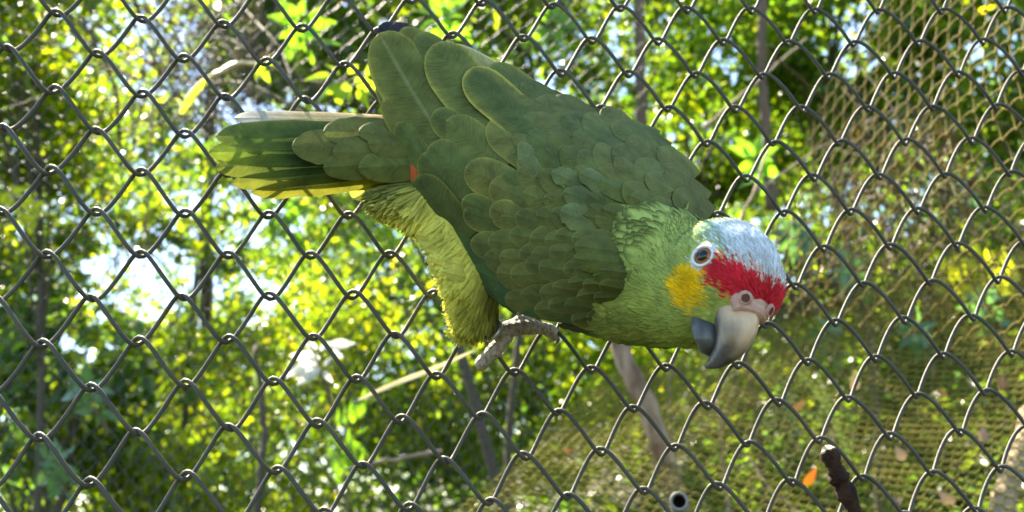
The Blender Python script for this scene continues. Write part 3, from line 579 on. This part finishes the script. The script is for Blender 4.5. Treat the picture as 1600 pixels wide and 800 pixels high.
sm = tmp.modifiers.new('s', 'SMOOTH'); sm.factor = .5; sm.iterations = 7
dg = bpy.context.evaluated_depsgraph_get(); ev = tmp.evaluated_get(dg); bm_ = bpy.data.meshes.new_from_object(ev)
bpy.data.objects.remove(tmp)
nV = len(bm_.vertices); BV = np.empty(nV * 3, np.float32); bm_.vertices.foreach_get('co', BV); BV = BV.reshape(-1, 3).astype(float)
BN = np.empty(nV * 3, np.float32); bm_.vertices.foreach_get('normal', BN); BN = BN.reshape(-1, 3).astype(float)

EYE = {-1: (-.9, .36, .26), 1: (.9, .36, .26)}
GREEN = A_((.32, .41, .11)); OLIVE = A_((.09, .104, .024)); YEL = A_((.85, .53, .015)); RED = A_((.62, .025, .045)); CROWN = A_((.64, .7, .74)); LIMEY = A_((.62, .6, .12)); WHITE = A_((.66, .66, .68))  # CROWN: the bird's bluish cap, whitened for the sun on it
def paint(P, noise_amt=.14):
    """base colour of the plumage at points of the body: patches of the bird's own pattern"""
    P = np.asarray(P); H = to_head(P); X, Y = topx(P); out = np.empty((len(P), 3))
    for i in range(len(P)):
        p = P[i]; n1 = nz(p, 260) * noise_amt; n2 = nz(p, 700, 3.) * noise_amt * .7; e = n1 + n2
        l, f, u = H[i]; al = abs(l)
        rh = math.sqrt(l * l + f * f + u * u)
        onhead = rh < 1.7 and f > -1.2
        if onhead:
            c = GREEN * (1.05 + e * 1.5)
            if u + e > .35 and f > -.45: c = c * (1 - min(1, (u + e - .35) * 4)) + A_((.26, .42, .3)) * min(1, (u + e - .35) * 4)
            k = min(1, max(0, (u + .25 * f + e - .6) / .2)) * min(1, max(0, (f + .45 - e) / .15)); c = c * (1 - k) + CROWN * (1 + e) * k
            mr = min(f + e * .6 - .56, .45 - (u - .18 * f + e * .6), u + e * .5 + .03, 1.05 - al); k = min(1, max(0, mr / .09))
            c = c * (1 - k) + (RED * k + A_((.7, .3, .06)) * (1 - k)) * (1 + e * 1.2) * k
            d = math.sqrt(((al - .8) / .46) ** 2 + ((f - .5) / .44) ** 2 + ((u + .36) / .46) ** 2) + e
            if l > .2: d = math.sqrt(((al - .62) / .5) ** 2 + ((f - .75) / .5) ** 2 + ((u + .42) / .4) ** 2) + e
            if not (f > .85 and al < .35): k = min(1, max(0, (1.04 - d) / .22)); c = c * (1 - k) + YEL * (1 + e) * k
            ex = EYE[-1]; de = math.sqrt((al - .9) ** 2 + (f - ex[1]) ** 2 + ((u - ex[2]) * .92) ** 2)
            if de + e * .12 < .245 + .06 * abs(u - ex[2]): c = WHITE * (1 + e * .4)
            out[i] = c; continue
        x, y = X[i], Y[i]
        g = GREEN * (.95 + e * 2)
        t = np.clip((x - (962 - (y - 430) * .2) + e * 60) / 22 + .5, 0, 1); c = OLIVE * (1 + e * 2) * (1 - t) + g * t
        ly = np.clip((790 + e * 60 - x) / 50, 0, 1) * np.clip((y - 300 - e * 40) / 30 + (x < 700) * .5, 0, 1)
        c = c * (1 - ly) + LIMEY * (1 + e) * ly
        out[i] = c
    return out
bm_.attributes.new('col', 'FLOAT_COLOR', 'POINT').data.foreach_set('color', np.c_[paint(BV), np.ones(nV)].astype(np.float32).ravel())
bm_.materials.clear(); bm_.materials.append(M_BODY); bm_.polygons.foreach_set('use_smooth', np.ones(len(bm_.polygons), bool)); bm_.name = 'body'
body = child('body', bm_, parrot)
BVH = BVHTree.FromPolygons([tuple(v) for v in BV], [tuple(p.vertices) for p in bm_.polygons])

# ---- feathers: curved blades over the back, the wings and the tail
def feather(parent, name, tip, base, wpx, col, rim, H, lift0=0., lift1=.0026, rimw=.55, tipcol=None, tilt=0., camber=.0011, bow=0., shape=1., twotone=None, back=.0012, nr=13, rag=0., shaftcol=None, pw=2.0):
    tip, base = A_(tip, float), A_(base, float); d = base - tip; L = np.linalg.norm(d); d = d / L; nrm = A_((-d[1], d[0]))
    ss = np.r_[np.linspace(0, .72, nr - 6), .8, .87, .92, .96, .985, 1.]; ws = A_([-1, -.84, -.45, -.1, -.025, .025, .1, .45, .84, 1.])
    rt = min(.5, wpx * .5 * shape / L + .08)                         # length of the rounded tip
    V = []; C = []; U = []; rnd = random.random() * 50
    for s in ss:
        prof = (.8 + .2 * math.sin(min(1, s / (1 - rt)) * math.pi / 2)) if s < 1 - rt else math.sqrt(max(0, 1 - ((s - (1 - rt)) / rt) ** pw))
        prof = max(prof, .03)
        for w_ in ws:
            hw = wpx * .5 * prof * w_ * (1 + (rag * random.uniform(-1.3, .7) if abs(w_) > .9 else 0))
            q = base - d * L * s + nrm * (hw + bow * math.sin(s * math.pi) * wpx)
            lf = lift0 + (lift1 + back) * s - back - camber * w_ * w_ + tilt * w_ + (.0003 if abs(w_) < .05 else 0)
            V.append(surf(q[0], q[1], lf, H))
            e = max((abs(w_) - .8) / .2 if abs(w_) > .8 else 0, (s - .955) / .045 if s > .955 else 0) * min(1, max(0, s - .25) * 3)
            c = A_(col) * (1 - .12 * (1 - s))
            if twotone is not None and w_ * twotone[0] > 0: c = A_(twotone[1])
            if tipcol is not None: k = np.clip((s - .62) / .3, 0, 1); c = c * (1 - k) + A_(tipcol) * k
            if shaftcol is not None and abs(w_) < .05: c = c * .5 + A_(shaftcol) * .5
            c = c * (1 - rimw * e) + A_(rim) * rimw * e
            C.append(c); U.append((w_, s * L * .33, rnd))
    k = len(ws); F = [(i * k + j, i * k + j + 1, (i + 1) * k + j + 1, (i + 1) * k + j) for i in range(len(ss) - 1) for j in range(k - 1)]
    me = mesh(name, V, F, M_WINGF if name == 'feather' else M_FEATHER, True, {'col': A_(C)})
    me.attributes.new('fuv', 'FLOAT_VECTOR', 'POINT').data.foreach_set('vector', A_(U, np.float32).ravel())
    return child(name, me, parent)
V, F = shell(RWING, .016, -.0022); wing = child('wing', mesh('wing', V, F, M_BODY, True, {'col': np.tile(OLIVE * .8, (len(V), 1))}), parrot)
V, F = shell(LWING, .014, -.0022); wing2 = child('wing', mesh('wing', V, F, M_BODY, True, {'col': np.tile(OLIVE * .8, (len(V), 1))}), parrot)
G1 = A_((.095, .117, .031)); G2 = A_((.076, .105, .029)); G3 = A_((.116, .128, .034)); RIM = A_((.29, .28, .06)); RIMD = A_((.18, .19, .05))
def fw(tip, base, w, col=G1, rim=RIM, **k): return feather(k.pop('parent', wing), 'feather', tip, base, w, col, rim, k.pop('H', HW), **k)
DK = A_((.022, .02, .026))
# far wing tip behind, dark quills
fw((583, 70), (640, 160), 34, DK, DK * 1.6, lift1=-.004, lift0=-.006, parent=wing2, shape=1.2); fw((592, 40), (690, 120), 46, DK, DK * 2, lift1=-.003, lift0=-.006, parent=wing2); fw((610, 40), (700, 110), 40, DK * 1.3, DK * 2, lift1=-.002, lift0=-.006, parent=wing2)
# long quills along the lower edge
fw((588, 88), (668, 268), 40, G3, RIM, lift1=-.0005, bow=-.06); fw((596, 120), (672, 290), 42, G2, RIM, lift1=0, bow=-.05)
fw((610, 172), (668, 320), 22, A_((.02, .025, .06)), A_((.03, .03, .06)), lift1=-.001); fw((641, 258), (664, 320), 16, A_((.5, .1, .03)), A_((.55, .16, .05)), lift1=.0006, shape=2.)
fw((604, 150), (690, 320), 44, G3, RIM, lift1=.0008, bow=-.05); fw((622, 190), (706, 330), 40, G2, RIM, lift1=.001, bow=-.04)
for k, (t, b, w_) in enumerate([((652, 285), (760, 440), 44), ((668, 320), (775, 455), 42), ((690, 352), (800, 470), 42), ((712, 385), (815, 480), 40), ((740, 418), (850, 476), 38), ((772, 452), (880, 486), 34), ((804, 474), (910, 496), 30)]):
    fw(t, b, w_, A_((.045, .088, .034)) if k % 2 else A_((.05, .094, .03)), A_((.07, .13, .06)), lift1=.0006 + k * .0001, bow=.05, rimw=.4)
# the big quills and coverts that show singly
fw((592, 52), (722, 262), 92, G1, RIM, lift1=.003, shape=1.1, shaftcol=(.19, .22, .1), bow=.04, twotone=(1, G1 * .95), rimw=.75)
fw((628, 44), (752, 226), 62, G3 * .9, RIM, lift1=.0012, shape=1.3); fw((652, 52), (768, 220), 60, G2, RIM, lift1=.002, shape=1.3)
fw((676, 70), (782, 214), 84, A_((.1, .125, .033)), RIM, lift1=.0045, lift0=.001, shape=1.1, rimw=.9)
fw((690, 74), (872, 172), 44, A_((.2, .2, .08)), A_((.5, .48, .22)), parent=wing2, lift1=.003, rimw=.8, shape=1.6)
fw((728, 112), (858, 224), 66, G2, A_((.42, .38, .07)), lift1=.0056, lift0=.002, rimw=1.)
fw((760, 106), (900, 200), 54, G2, RIM, parent=wing2, lift1=.004, rimw=.7)
for t, b, w_ in [((676, 176), (758, 236), 50), ((697, 188), (790, 262), 62), ((764, 190), (852, 262), 62), ((672, 226), (752, 300), 66), ((660, 240), (738, 330), 62), ((650, 276), (734, 372), 54),
                 ((727, 262), (826, 306), 62), ((766, 286), (860, 338), 58), ((812, 240), (892, 306), 48), ((722, 312), (800, 350), 42), ((724, 330), (816, 356), 50), ((766, 324), (846, 360), 48)]:
    fw(t, b, w_, random.choice([G1, G2, G3]) * random.uniform(.85, 1.12), RIM * random.uniform(.75, 1.05), lift1=.0028 + random.uniform(-.0004, .0004), lift0=.0006, tilt=random.uniform(-.0006, .0006), rimw=.6)
random.seed(21); rng = np.random.default_rng(21)
# covert rows on the near wing, smaller towards the shoulder
rows = []
for r_ in range(11):
    a = r_ / 10; sp = 37 - 14 * a
    for q in range(-4, 8):
        p = A_((748, 376)) + A_((206, 118)) * a ** .92 + A_((.36, -.93)) * sp * (q + (r_ % 2) * .5); rows.append((a, p))
for a, p in sorted(rows, key=lambda x: x[0]):
    p = p + rng.normal(size=2) * 4.5
    if not inpoly(p[0], p[1], RWING) or p[0] > 950 or p[1] < 205 + (p[0] - 740) * .55 - 10 or (p[1] < 350 and p[0] < 790): continue
    ang = math.radians(188 + 26 * np.clip((400 - p[1]) / 200, -.5, 1) + random.gauss(0, 6)); L = (78 - 32 * a) * random.uniform(.92, 1.12); w_ = (49 - 19 * a) * random.uniform(.82, 1.18)
    d = A_((math.cos(ang), math.sin(ang)))
    c = (G2 + (G3 - G2) * random.uniform(.1, .8)) * random.uniform(.88, 1.0) * (1 - .12 * a); fw(p + d * 12, p - d * (L - 12), w_, c, RIM * random.uniform(.7, 1.) * (1 - .3 * a), lift1=.0024 - .0007 * a, lift0=.0008 + .0004 * a, tilt=random.uniform(-.0005, .0005), camber=.0012, nr=11, rimw=random.uniform(.3, .6), shape=random.uniform(1.1, 1.7), rag=random.uniform(.01, .05), bow=random.uniform(-.08, .08))
# far wing and mantle rows
rows = []
for r_ in range(14):
    for q in range(-1, 8):
        a = r_ / 13; p = A_((800, 135)) + A_((262, 152)) * a + A_((-20, 30)) * q * (.85 + .5 * a) + (r_ % 2) * A_((-10, 15)); rows.append((a, p, q))
for a, p, q in sorted(rows, key=lambda x: x[0]):
    p = p + rng.normal(size=2) * 5
    if p[1] > 205 + (p[0] - 740) * .6 + 50 or not inpoly(p[0], p[1], [(700, 60), (870, 138), (955, 179), (1010, 209), (1058, 248), (1092, 292), (1106, 334), (980, 350), (900, 320), (800, 240)]): continue
    ang = math.radians(207 + random.gauss(0, 8) + 8 * a); L = (84 - 16 * a) * random.uniform(.85, 1.2); w_ = (46 - 6 * a) * random.uniform(.85, 1.15); d = A_((math.cos(ang), math.sin(ang)))
    c = (G2 + (G3 - G2) * random.uniform(.1, .9)) * random.uniform(.88, 1.08); fw(p + d * 6, p - d * (L - 6), w_, c, RIMD * random.uniform(.6, 1.), rag=.05, shape=1.4, lift1=.0028, lift0=.0008 + .0004 * a, parent=wing2, tilt=random.uniform(-.0008, .0008), camber=.0014, nr=11, rimw=.35)
for t, b in (((898, 384), (966, 392)), ((896, 404), (966, 410))): fw(t, b, 40, G1 * .92, RIM * .6, lift1=.0042, lift0=.0022, rimw=.4, shape=1.4, rag=.03)
# a few pale ruffled feathers between the wings
for t, b, w_ in [((812, 222), (850, 290), 30), ((875, 330), (935, 350), 46), ((880, 300), (940, 318), 36), ((862, 268), (930, 300), 34), ((905, 270), (970, 300), 34)]:
    fw(t, b, w_, A_((.11, .14, .05)) * random.uniform(.8, 1), A_((.17, .2, .08)), lift1=.0042, lift0=.0018, rimw=.5, rag=.12, shape=1.5)

# ---- tail
def tf(tip, base, w_, col, rim, **k): return feather(parrot, 'tail_feather', tip, base, w_, col, rim, HT, **k)
tf((366, 184), (640, 190), 26, A_((.5, .36, .16)), A_((.55, .45, .3)), lift1=-.001, tipcol=(.4, .38, .33), rag=.14, shape=2.5)  # grey-white tip colour holds the sunlight on the top tail feather
tf((392, 300), (640, 275), 34, A_((.26, .26, .03)), A_((.36, .34, .06)), lift1=-.002, rag=.1, shape=3, pw=1.65)
tf((362, 286), (640, 265), 38, A_((.06, .085, .016)), A_((.24, .25, .04)), lift1=-.0008, tipcol=(.24, .26, .04), rag=.09, shape=3, pw=1.65)
tf((336, 262), (640, 250), 46, A_((.025, .048, .012)), A_((.14, .17, .03)), lift1=.0004, tipcol=(.18, .22, .035), rag=.07, shape=2.8, pw=1.65)
tf((325, 238), (640, 235), 48, A_((.022, .05, .012)), A_((.2, .24, .04)), lift1=.0016, tipcol=(.2, .26, .03), rag=.06, shape=2.8, pw=1.65)
tf((336, 212), (640, 212), 50, A_((.05, .085, .018)), A_((.22, .24, .07)), lift1=.003, tipcol=(.1, .14, .025), rag=.06, shape=2.8, pw=1.65)
for t, b, w_, c in [((505, 205), (630, 208), 48, G3), ((456, 228), (600, 232), 58, G3), ((505, 262), (630, 252), 48, G1), ((520, 238), (640, 238), 56, G3), ((560, 262), (660, 256), 54, A_((.12, .15, .04))), ((575, 225), (670, 225), 50, G3), ((560, 205), (660, 212), 40, A_((.12, .14, .04)))]:
    feather(parrot, 'tail_covert', t, b, w_, c, RIMD, HT, lift0=.003, lift1=.005, rimw=.35, rag=.06, shape=1.6)
for t, b, w_, c in [((545, 300), (660, 290), 34, LIMEY), ((578, 318), (690, 318), 52, LIMEY * .9), ((592, 335), (700, 340), 46, LIMEY * .85), ((560, 285), (660, 278), 34, LIMEY * .75)]:
    feather(parrot, 'vent_feather', t, b, w_, c, LIMEY * 1.3, HT, lift0=-.004, lift1=-.004, rimw=.4, rag=.1)

for t, b, w_, k in [((650, 366), (735, 384), 30, 1.), ((655, 382), (738, 402), 26, 1.15), ((672, 402), (742, 418), 26, 1.2), ((664, 352), (735, 362), 30, .9), ((640, 340), (720, 346), 34, .8), ((690, 425), (748, 436), 22, 1.), ((610, 322), (700, 325), 40, .85), ((588, 312), (680, 308), 36, .8)]:
    feather(parrot, 'thigh_feather', t, b, w_, A_((.5, .47, .09)) * k, A_((.62, .58, .16)), lambda px, py: .058 - .00016 * np.abs(np.asarray(px, float) - 720), lift1=.001, rimw=.5, rag=.13, pw=1.4, shape=2.2)  # pale yellow and its rim paint the sunlit edge of the thigh
# ---- small contour feathers over head, neck, breast and thigh
polys = bm_.polygons; nf = len(polys); cen = np.empty(nf * 3, np.float32); polys.foreach_get('center', cen); cen = cen.reshape(-1, 3).astype(float)
fn = np.empty(nf * 3, np.float32); polys.foreach_get('normal', fn); fn = fn.reshape(-1, 3).astype(float); ar = np.empty(nf, np.float32); polys.foreach_get('area', ar)
NECK = at_y(np.float64(1040), np.float64(436), -.092); RUMP = at_y(np.float64(660), np.float64(255), -.034); BDIR = (RUMP - NECK) / np.linalg.norm(RUMP - NECK)
THD = at_y(np.float64(735), np.float64(520), -.026) - at_y(np.float64(735), np.float64(360), -.045); THD /= np.linalg.norm(THD)
Xc, Yc = topx(cen); Hc = to_head(cen); hr = np.linalg.norm(Hc, axis=1)
head = (hr < 1.75) & (Hc[:, 1] > -1.3)
thigh = (Xc < 792) & (Yc > 285) & ~head
neck = (Xc > 900) & ~head
dens = np.where(head, 3.0, np.where(neck, 1.1, np.where(thigh, 2.2, .25)))
al = np.abs(Hc[:, 0]); de = np.sqrt((al - .9) ** 2 + (Hc[:, 1] - .36) ** 2 + ((Hc[:, 2] - .26) * .92) ** 2)
dens[thigh & inpoly(Xc, Yc, RWING) & (cen[:, 1] < 1)] = 0; dens[neck & (inpoly(Xc, Yc, LWING) | (inpoly(Xc, Yc, RWING) & (Xc < 945)))] = 0; dens[neck & (Xc > 1000) & (Yc < 342)] = 0; dens[~head & ~neck & ~thigh] = 0; dens[head & (de < .3)] = 0; dens[head & (Hc[:, 1] > .7) & (al < .46) & (Hc[:, 2] < .24)] = 0
pr = ar * dens; pr /= pr.sum(); idx = rng.choice(nf, 30000, p=pr)
P0 = cen[idx] + rng.normal(size=(len(idx), 3)) * .0004; N0 = fn[idx]; hh = head[idx]; tt = thigh[idx]; nn = neck[idx]
D0 = np.where(tt[:, None], THD * .75 + BDIR * .55, BDIR); D0[hh] = -HF * .9 + BDIR * .5; D0 = D0 + rng.normal(size=D0.shape) * .12
D0 -= N0 * (D0 * N0).sum(1)[:, None]; D0 /= np.linalg.norm(D0, axis=1)[:, None] + 1e-9
S0 = np.cross(N0, D0); Ln = np.where(hh, .0034, np.where(tt, .0145, .0098)) * rng.uniform(.75, 1.25, len(idx)); Wn = Ln * np.where(hh, .3, np.where(tt, .16, .55))
cl = paint(cen[idx] + rng.normal(size=(len(idx), 3)) * .0015) * rng.uniform(.86, 1.15, (len(idx), 1)); rimc = np.where(nn[:, None], cl * .68, cl * 1.12)
napeish = hh & (Hc[idx][:, 1] < -.35); rimc[napeish] = cl[napeish] * .3; nape2 = (Xc[idx] > 955) & (Xc[idx] < 1042) & (Yc[idx] < 440 - (Xc[idx] - 955) * .3); pick = nape2 & (rng.random(len(idx)) < .4); rimc[pick] = cl[pick] * .27; Ln = np.where(pick, .0135, Ln); Wn = np.where(pick, .0085, Wn)
VV = []; CC = []; UU = []
for s, wv, lf in [(0, .35, -.0004), (.45, .95, .0003), (.82, .8, .0008), (1., .25, .0012)]:
    for u_ in (-1, 0, 1):
        k = np.where(hh, .5, np.where(tt, .6, .8))[:, None]
        VV.append(P0 + D0 * (Ln * s)[:, None] + S0 * (Wn * .5 * wv * u_)[:, None] + N0 * ((lf - .0004 * u_ * u_) * k)); CC.append(rimc if s == 1. or (u_ and s > .5) else cl); UU.append(np.stack([np.full(len(idx), u_), Ln * s * 1000, rng.uniform(0, 50, len(idx)) * 0 + np.arange(len(idx)) % 97], 1))
VV = np.stack(VV, 1).reshape(-1, 3); CC = np.stack(CC, 1).reshape(-1, 3); UU = np.stack(UU, 1).reshape(-1, 3)
q = A_([(i * 3 + j, i * 3 + j + 1, (i + 1) * 3 + j + 1, (i + 1) * 3 + j) for i in range(3) for j in range(2)]); F = (np.arange(len(idx))[:, None, None] * 12 + q[None]).reshape(-1, 4)
me = mesh('plumage', VV, F, M_FEATHER, True, {'col': CC}); me.attributes.new('fuv', 'FLOAT_VECTOR', 'POINT').data.foreach_set('vector', UU.astype(np.float32).ravel())
child('plumage', me, parrot, kind='stuff')

# ---- beak, cere, eyes
def loft(path, widths, heights, n=26, sides=20, power=1., ridge=0.):
    P = spline(A_([hd(0, f, u) for f, u in path]), n); t = np.linspace(0, 1, n); k = np.linspace(0, 1, len(path))
    W_ = np.interp(t, k, widths) * HR; H_ = np.interp(t, k, heights) * HR; T_ = np.gradient(P, axis=0); T_ /= np.linalg.norm(T_, axis=1)[:, None]; Un = np.cross(T_, HL); Un /= np.linalg.norm(Un, axis=1)[:, None]
    if Un[0] @ HU < 0: Un = -Un
    th = np.linspace(0, 2 * np.pi, sides, endpoint=False); c, s = np.cos(th), np.sin(th)
    sx = np.sign(c) * np.abs(c) ** power; sy = np.sign(s) * np.abs(s) ** power; sy = np.where(sy > 0, sy * (1 + ridge * (1 - np.abs(c)) ** 2), sy)
    V = P[:, None] + W_[:, None, None] * sx[None, :, None] * HL + H_[:, None, None] * sy[None, :, None] * Un[:, None]
    V = V.reshape(-1, 3); F = [(i * sides + j, i * sides + (j + 1) % sides, (i + 1) * sides + (j + 1) % sides, (i + 1) * sides + j) for i in range(n - 1) for j in range(sides)]
    F.append(tuple(range(sides))[::-1]); F.append(tuple((n - 1) * sides + j for j in range(sides)))
    return V, F, np.repeat(t, sides), np.tile(s, n)
V, F, t, s = loft([(.6, -.22), (.98, -.25), (1.25, -.46), (1.34, -.72), (1.31, -.98), (1.21, -1.24)], [.42, .39, .32, .23, .14, .03], [.4, .4, .36, .28, .18, .04], ridge=.12)
HORN = A_((.6, .42, .27)); GREY = A_((.05, .052, .056)); cc = np.empty((len(V), 3))
for i in range(len(V)):
    k = np.clip((t[i] - .34 + nz(V[i], 180) * .16) / .3, 0, 1); k = max(k, np.clip((-s[i] + .12) * 1.9 + t[i] * .5, 0, 1) * .92); cc[i] = HORN * (1 - k) + GREY * k
child('upper_beak', mesh('upper_beak', V, F, M_BEAK, True, {'col': cc}), parrot)
V, F, t, s = loft([(.45, -.62), (.82, -.78), (1.03, -.92), (1.12, -1.08)], [.46, .46, .4, .24], [.28, .3, .24, .06])
child('lower_beak', mesh('lower_beak', V, F, M_BEAK, True, {'col': [A_((.08, .083, .088)) * (1 + nz(v, 160) * .8) for v in V]}), parrot)
V, F, t, s = loft([(.55, .06), (.98, .08), (1.24, -.06)], [.52, .46, .33], [.29, .28, .19]); cere = child('cere', mesh('cere', V, F, M_CERE), parrot)
for sg in (-1, 1):
    n0 = A_((sg * .34, .94, .1)); p = hd(sg * .28, 1.19, .18); dr = (sg * .45 * HL + .85 * HF + .3 * HU); dr /= np.linalg.norm(dr); b1 = np.cross(dr, HU); b1 /= np.linalg.norm(b1); b2 = np.cross(dr, b1)
    th = np.linspace(0, 2 * np.pi, 14, endpoint=False)[:, None]; rim_ = np.cos(th) * b1 + np.sin(th) * b2
    V = np.concatenate([p + rim_ * HR * .13, p + dr * HR * .05 + rim_ * HR * .105, p + dr * HR * .045 + rim_ * HR * .075]); F = [(i * 14 + j, i * 14 + (j + 1) % 14, (i + 1) * 14 + (j + 1) % 14, (i + 1) * 14 + j) for i in range(2) for j in range(14)]
    no = child('nostril', mesh('nostril', V, F, M_CERE), cere)
    V = np.concatenate([p + dr * HR * .035 + rim_ * HR * .085, [p + dr * HR * .03]]); child('nostril_hole', mesh('nostril_hole', V, [(j, (j + 1) % 14, 14) for j in range(14)], mat('nostril_dark', (.1, .025, .02), .7)), cere)
for sg in (-1, 1):
    d0 = sg * .9 * HL + .37 * HF + .24 * HU; d0 /= np.linalg.norm(d0)
    loc, nrm_, _, _ = BVH.ray_cast(Vector(HCEN + d0 * HR * 3), Vector(-d0))
    p = A_(loc); dr = .7 * d0 + .3 * A_(nrm_); dr /= np.linalg.norm(dr)
    b1 = np.cross(dr, HF); b1 /= np.linalg.norm(b1); b2 = np.cross(b1, dr); er = HR * .185; ec = p - dr * er * .55
    fr = np.stack([b1, b2, dr])
    eye = child('eye', mesh('eye', ec + (SV * er) @ fr, SF, M_IRIS), parrot)
    capm = SV[:, 2] > .0
    child('pupil', mesh('pupil', ec + dr * er * .52 + (SV * A_((er * .7, er * .7, er * .53))) @ fr, SF, M_PUPIL), eye)
    Vt, Ft = tube_vf(A_([ec + dr * er * .62 + (math.cos(a) * b1 * 1.02 + math.sin(a) * b2 * .92) * er for a in np.linspace(0, 2 * np.pi, 29)]), er * .17, 8, caps=False)
    child('eyelid', mesh('eyelid', Vt, quads_to_list(Ft), M_LID), eye)

# ---- foot, claws, leg band
ft = Acc()
def toe(pts, r0, r1, n=60):
    S = spline(A_([at_y(np.float64(x), np.float64(y + 3), -h) for x, y, h in pts]), n); rr_ = 1.15 * np.linspace(r0, r1, n) * (1 + .05 * np.sin(np.linspace(0, 1, n) * 60) + .07 * np.sin(np.linspace(0, 1, n) * 17)); rr_[-1] *= .6; ft.add(*tube_vf(S, rr_, 12)); return S
toe([(752, 490, .034), (768, 510, .028), (786, 517, .024)], .0036, .0042)
toe([(780, 516, .025), (806, 510, .02), (832, 508, .013), (856, 512, .006), (868, 522, -.004)], .0044, .0033)
Sb = toe([(792, 515, .024), (784, 532, .023), (770, 547, .02), (756, 561, .014), (751, 568, .008)], .0042, .0034)
toe([(790, 512, .018), (812, 500, .012), (824, 498, .004)], .0036, .003)
foot_src = link('foot_source', ft.mesh('foot_source', None)); m_ = foot_src.modifiers.new('r', 'REMESH'); m_.mode = 'VOXEL'; m_.voxel_size = .00045; m2 = foot_src.modifiers.new('s', 'SMOOTH'); m2.iterations = 2
fm = bpy.data.meshes.new_from_object(foot_src.evaluated_get(bpy.context.evaluated_depsgraph_get())); bpy.data.objects.remove(foot_src); fm.name = 'foot'; fm.materials.clear(); fm.materials.append(M_FOOT); fm.polygons.foreach_set('use_smooth', np.ones(len(fm.polygons), bool))
foot = child('foot', fm, parrot)
for pts in ([(751, 567, .009), (747, 574, .004), (748, 578, -.002)], [(866, 520, -.003), (872, 530, -.008), (868, 538, -.011)], [(824, 498, .005), (832, 500, -.002), (834, 508, -.006)]):
    S = spline(A_([at_y(np.float64(x), np.float64(y), -h) for x, y, h in pts]), 8); Vt, Ft = tube_vf(S, np.linspace(.0022, .0004, 8), 8); child('claw', mesh('claw', Vt, quads_to_list(Ft), M_CLAW), foot)
bc = at_y(np.float64(768), np.float64(518), -.0285); bx = at_y(np.float64(786), np.float64(517), -.024) - at_y(np.float64(752), np.float64(490), -.034); bx /= np.linalg.norm(bx); b1 = np.cross(bx, [0, 1., 0]); b1 /= np.linalg.norm(b1); b2 = np.cross(bx, b1)
Vt, Ft = tube_vf(A_([bc + b1 * .0062 * math.cos(a) + b2 * .0062 * math.sin(a) + b1 * .001 for a in np.linspace(0, 2 * np.pi, 33)]), .0013, 8, caps=False)
child('leg_band', mesh('leg_band', Vt, quads_to_list(Ft), M_BAND), parrot)
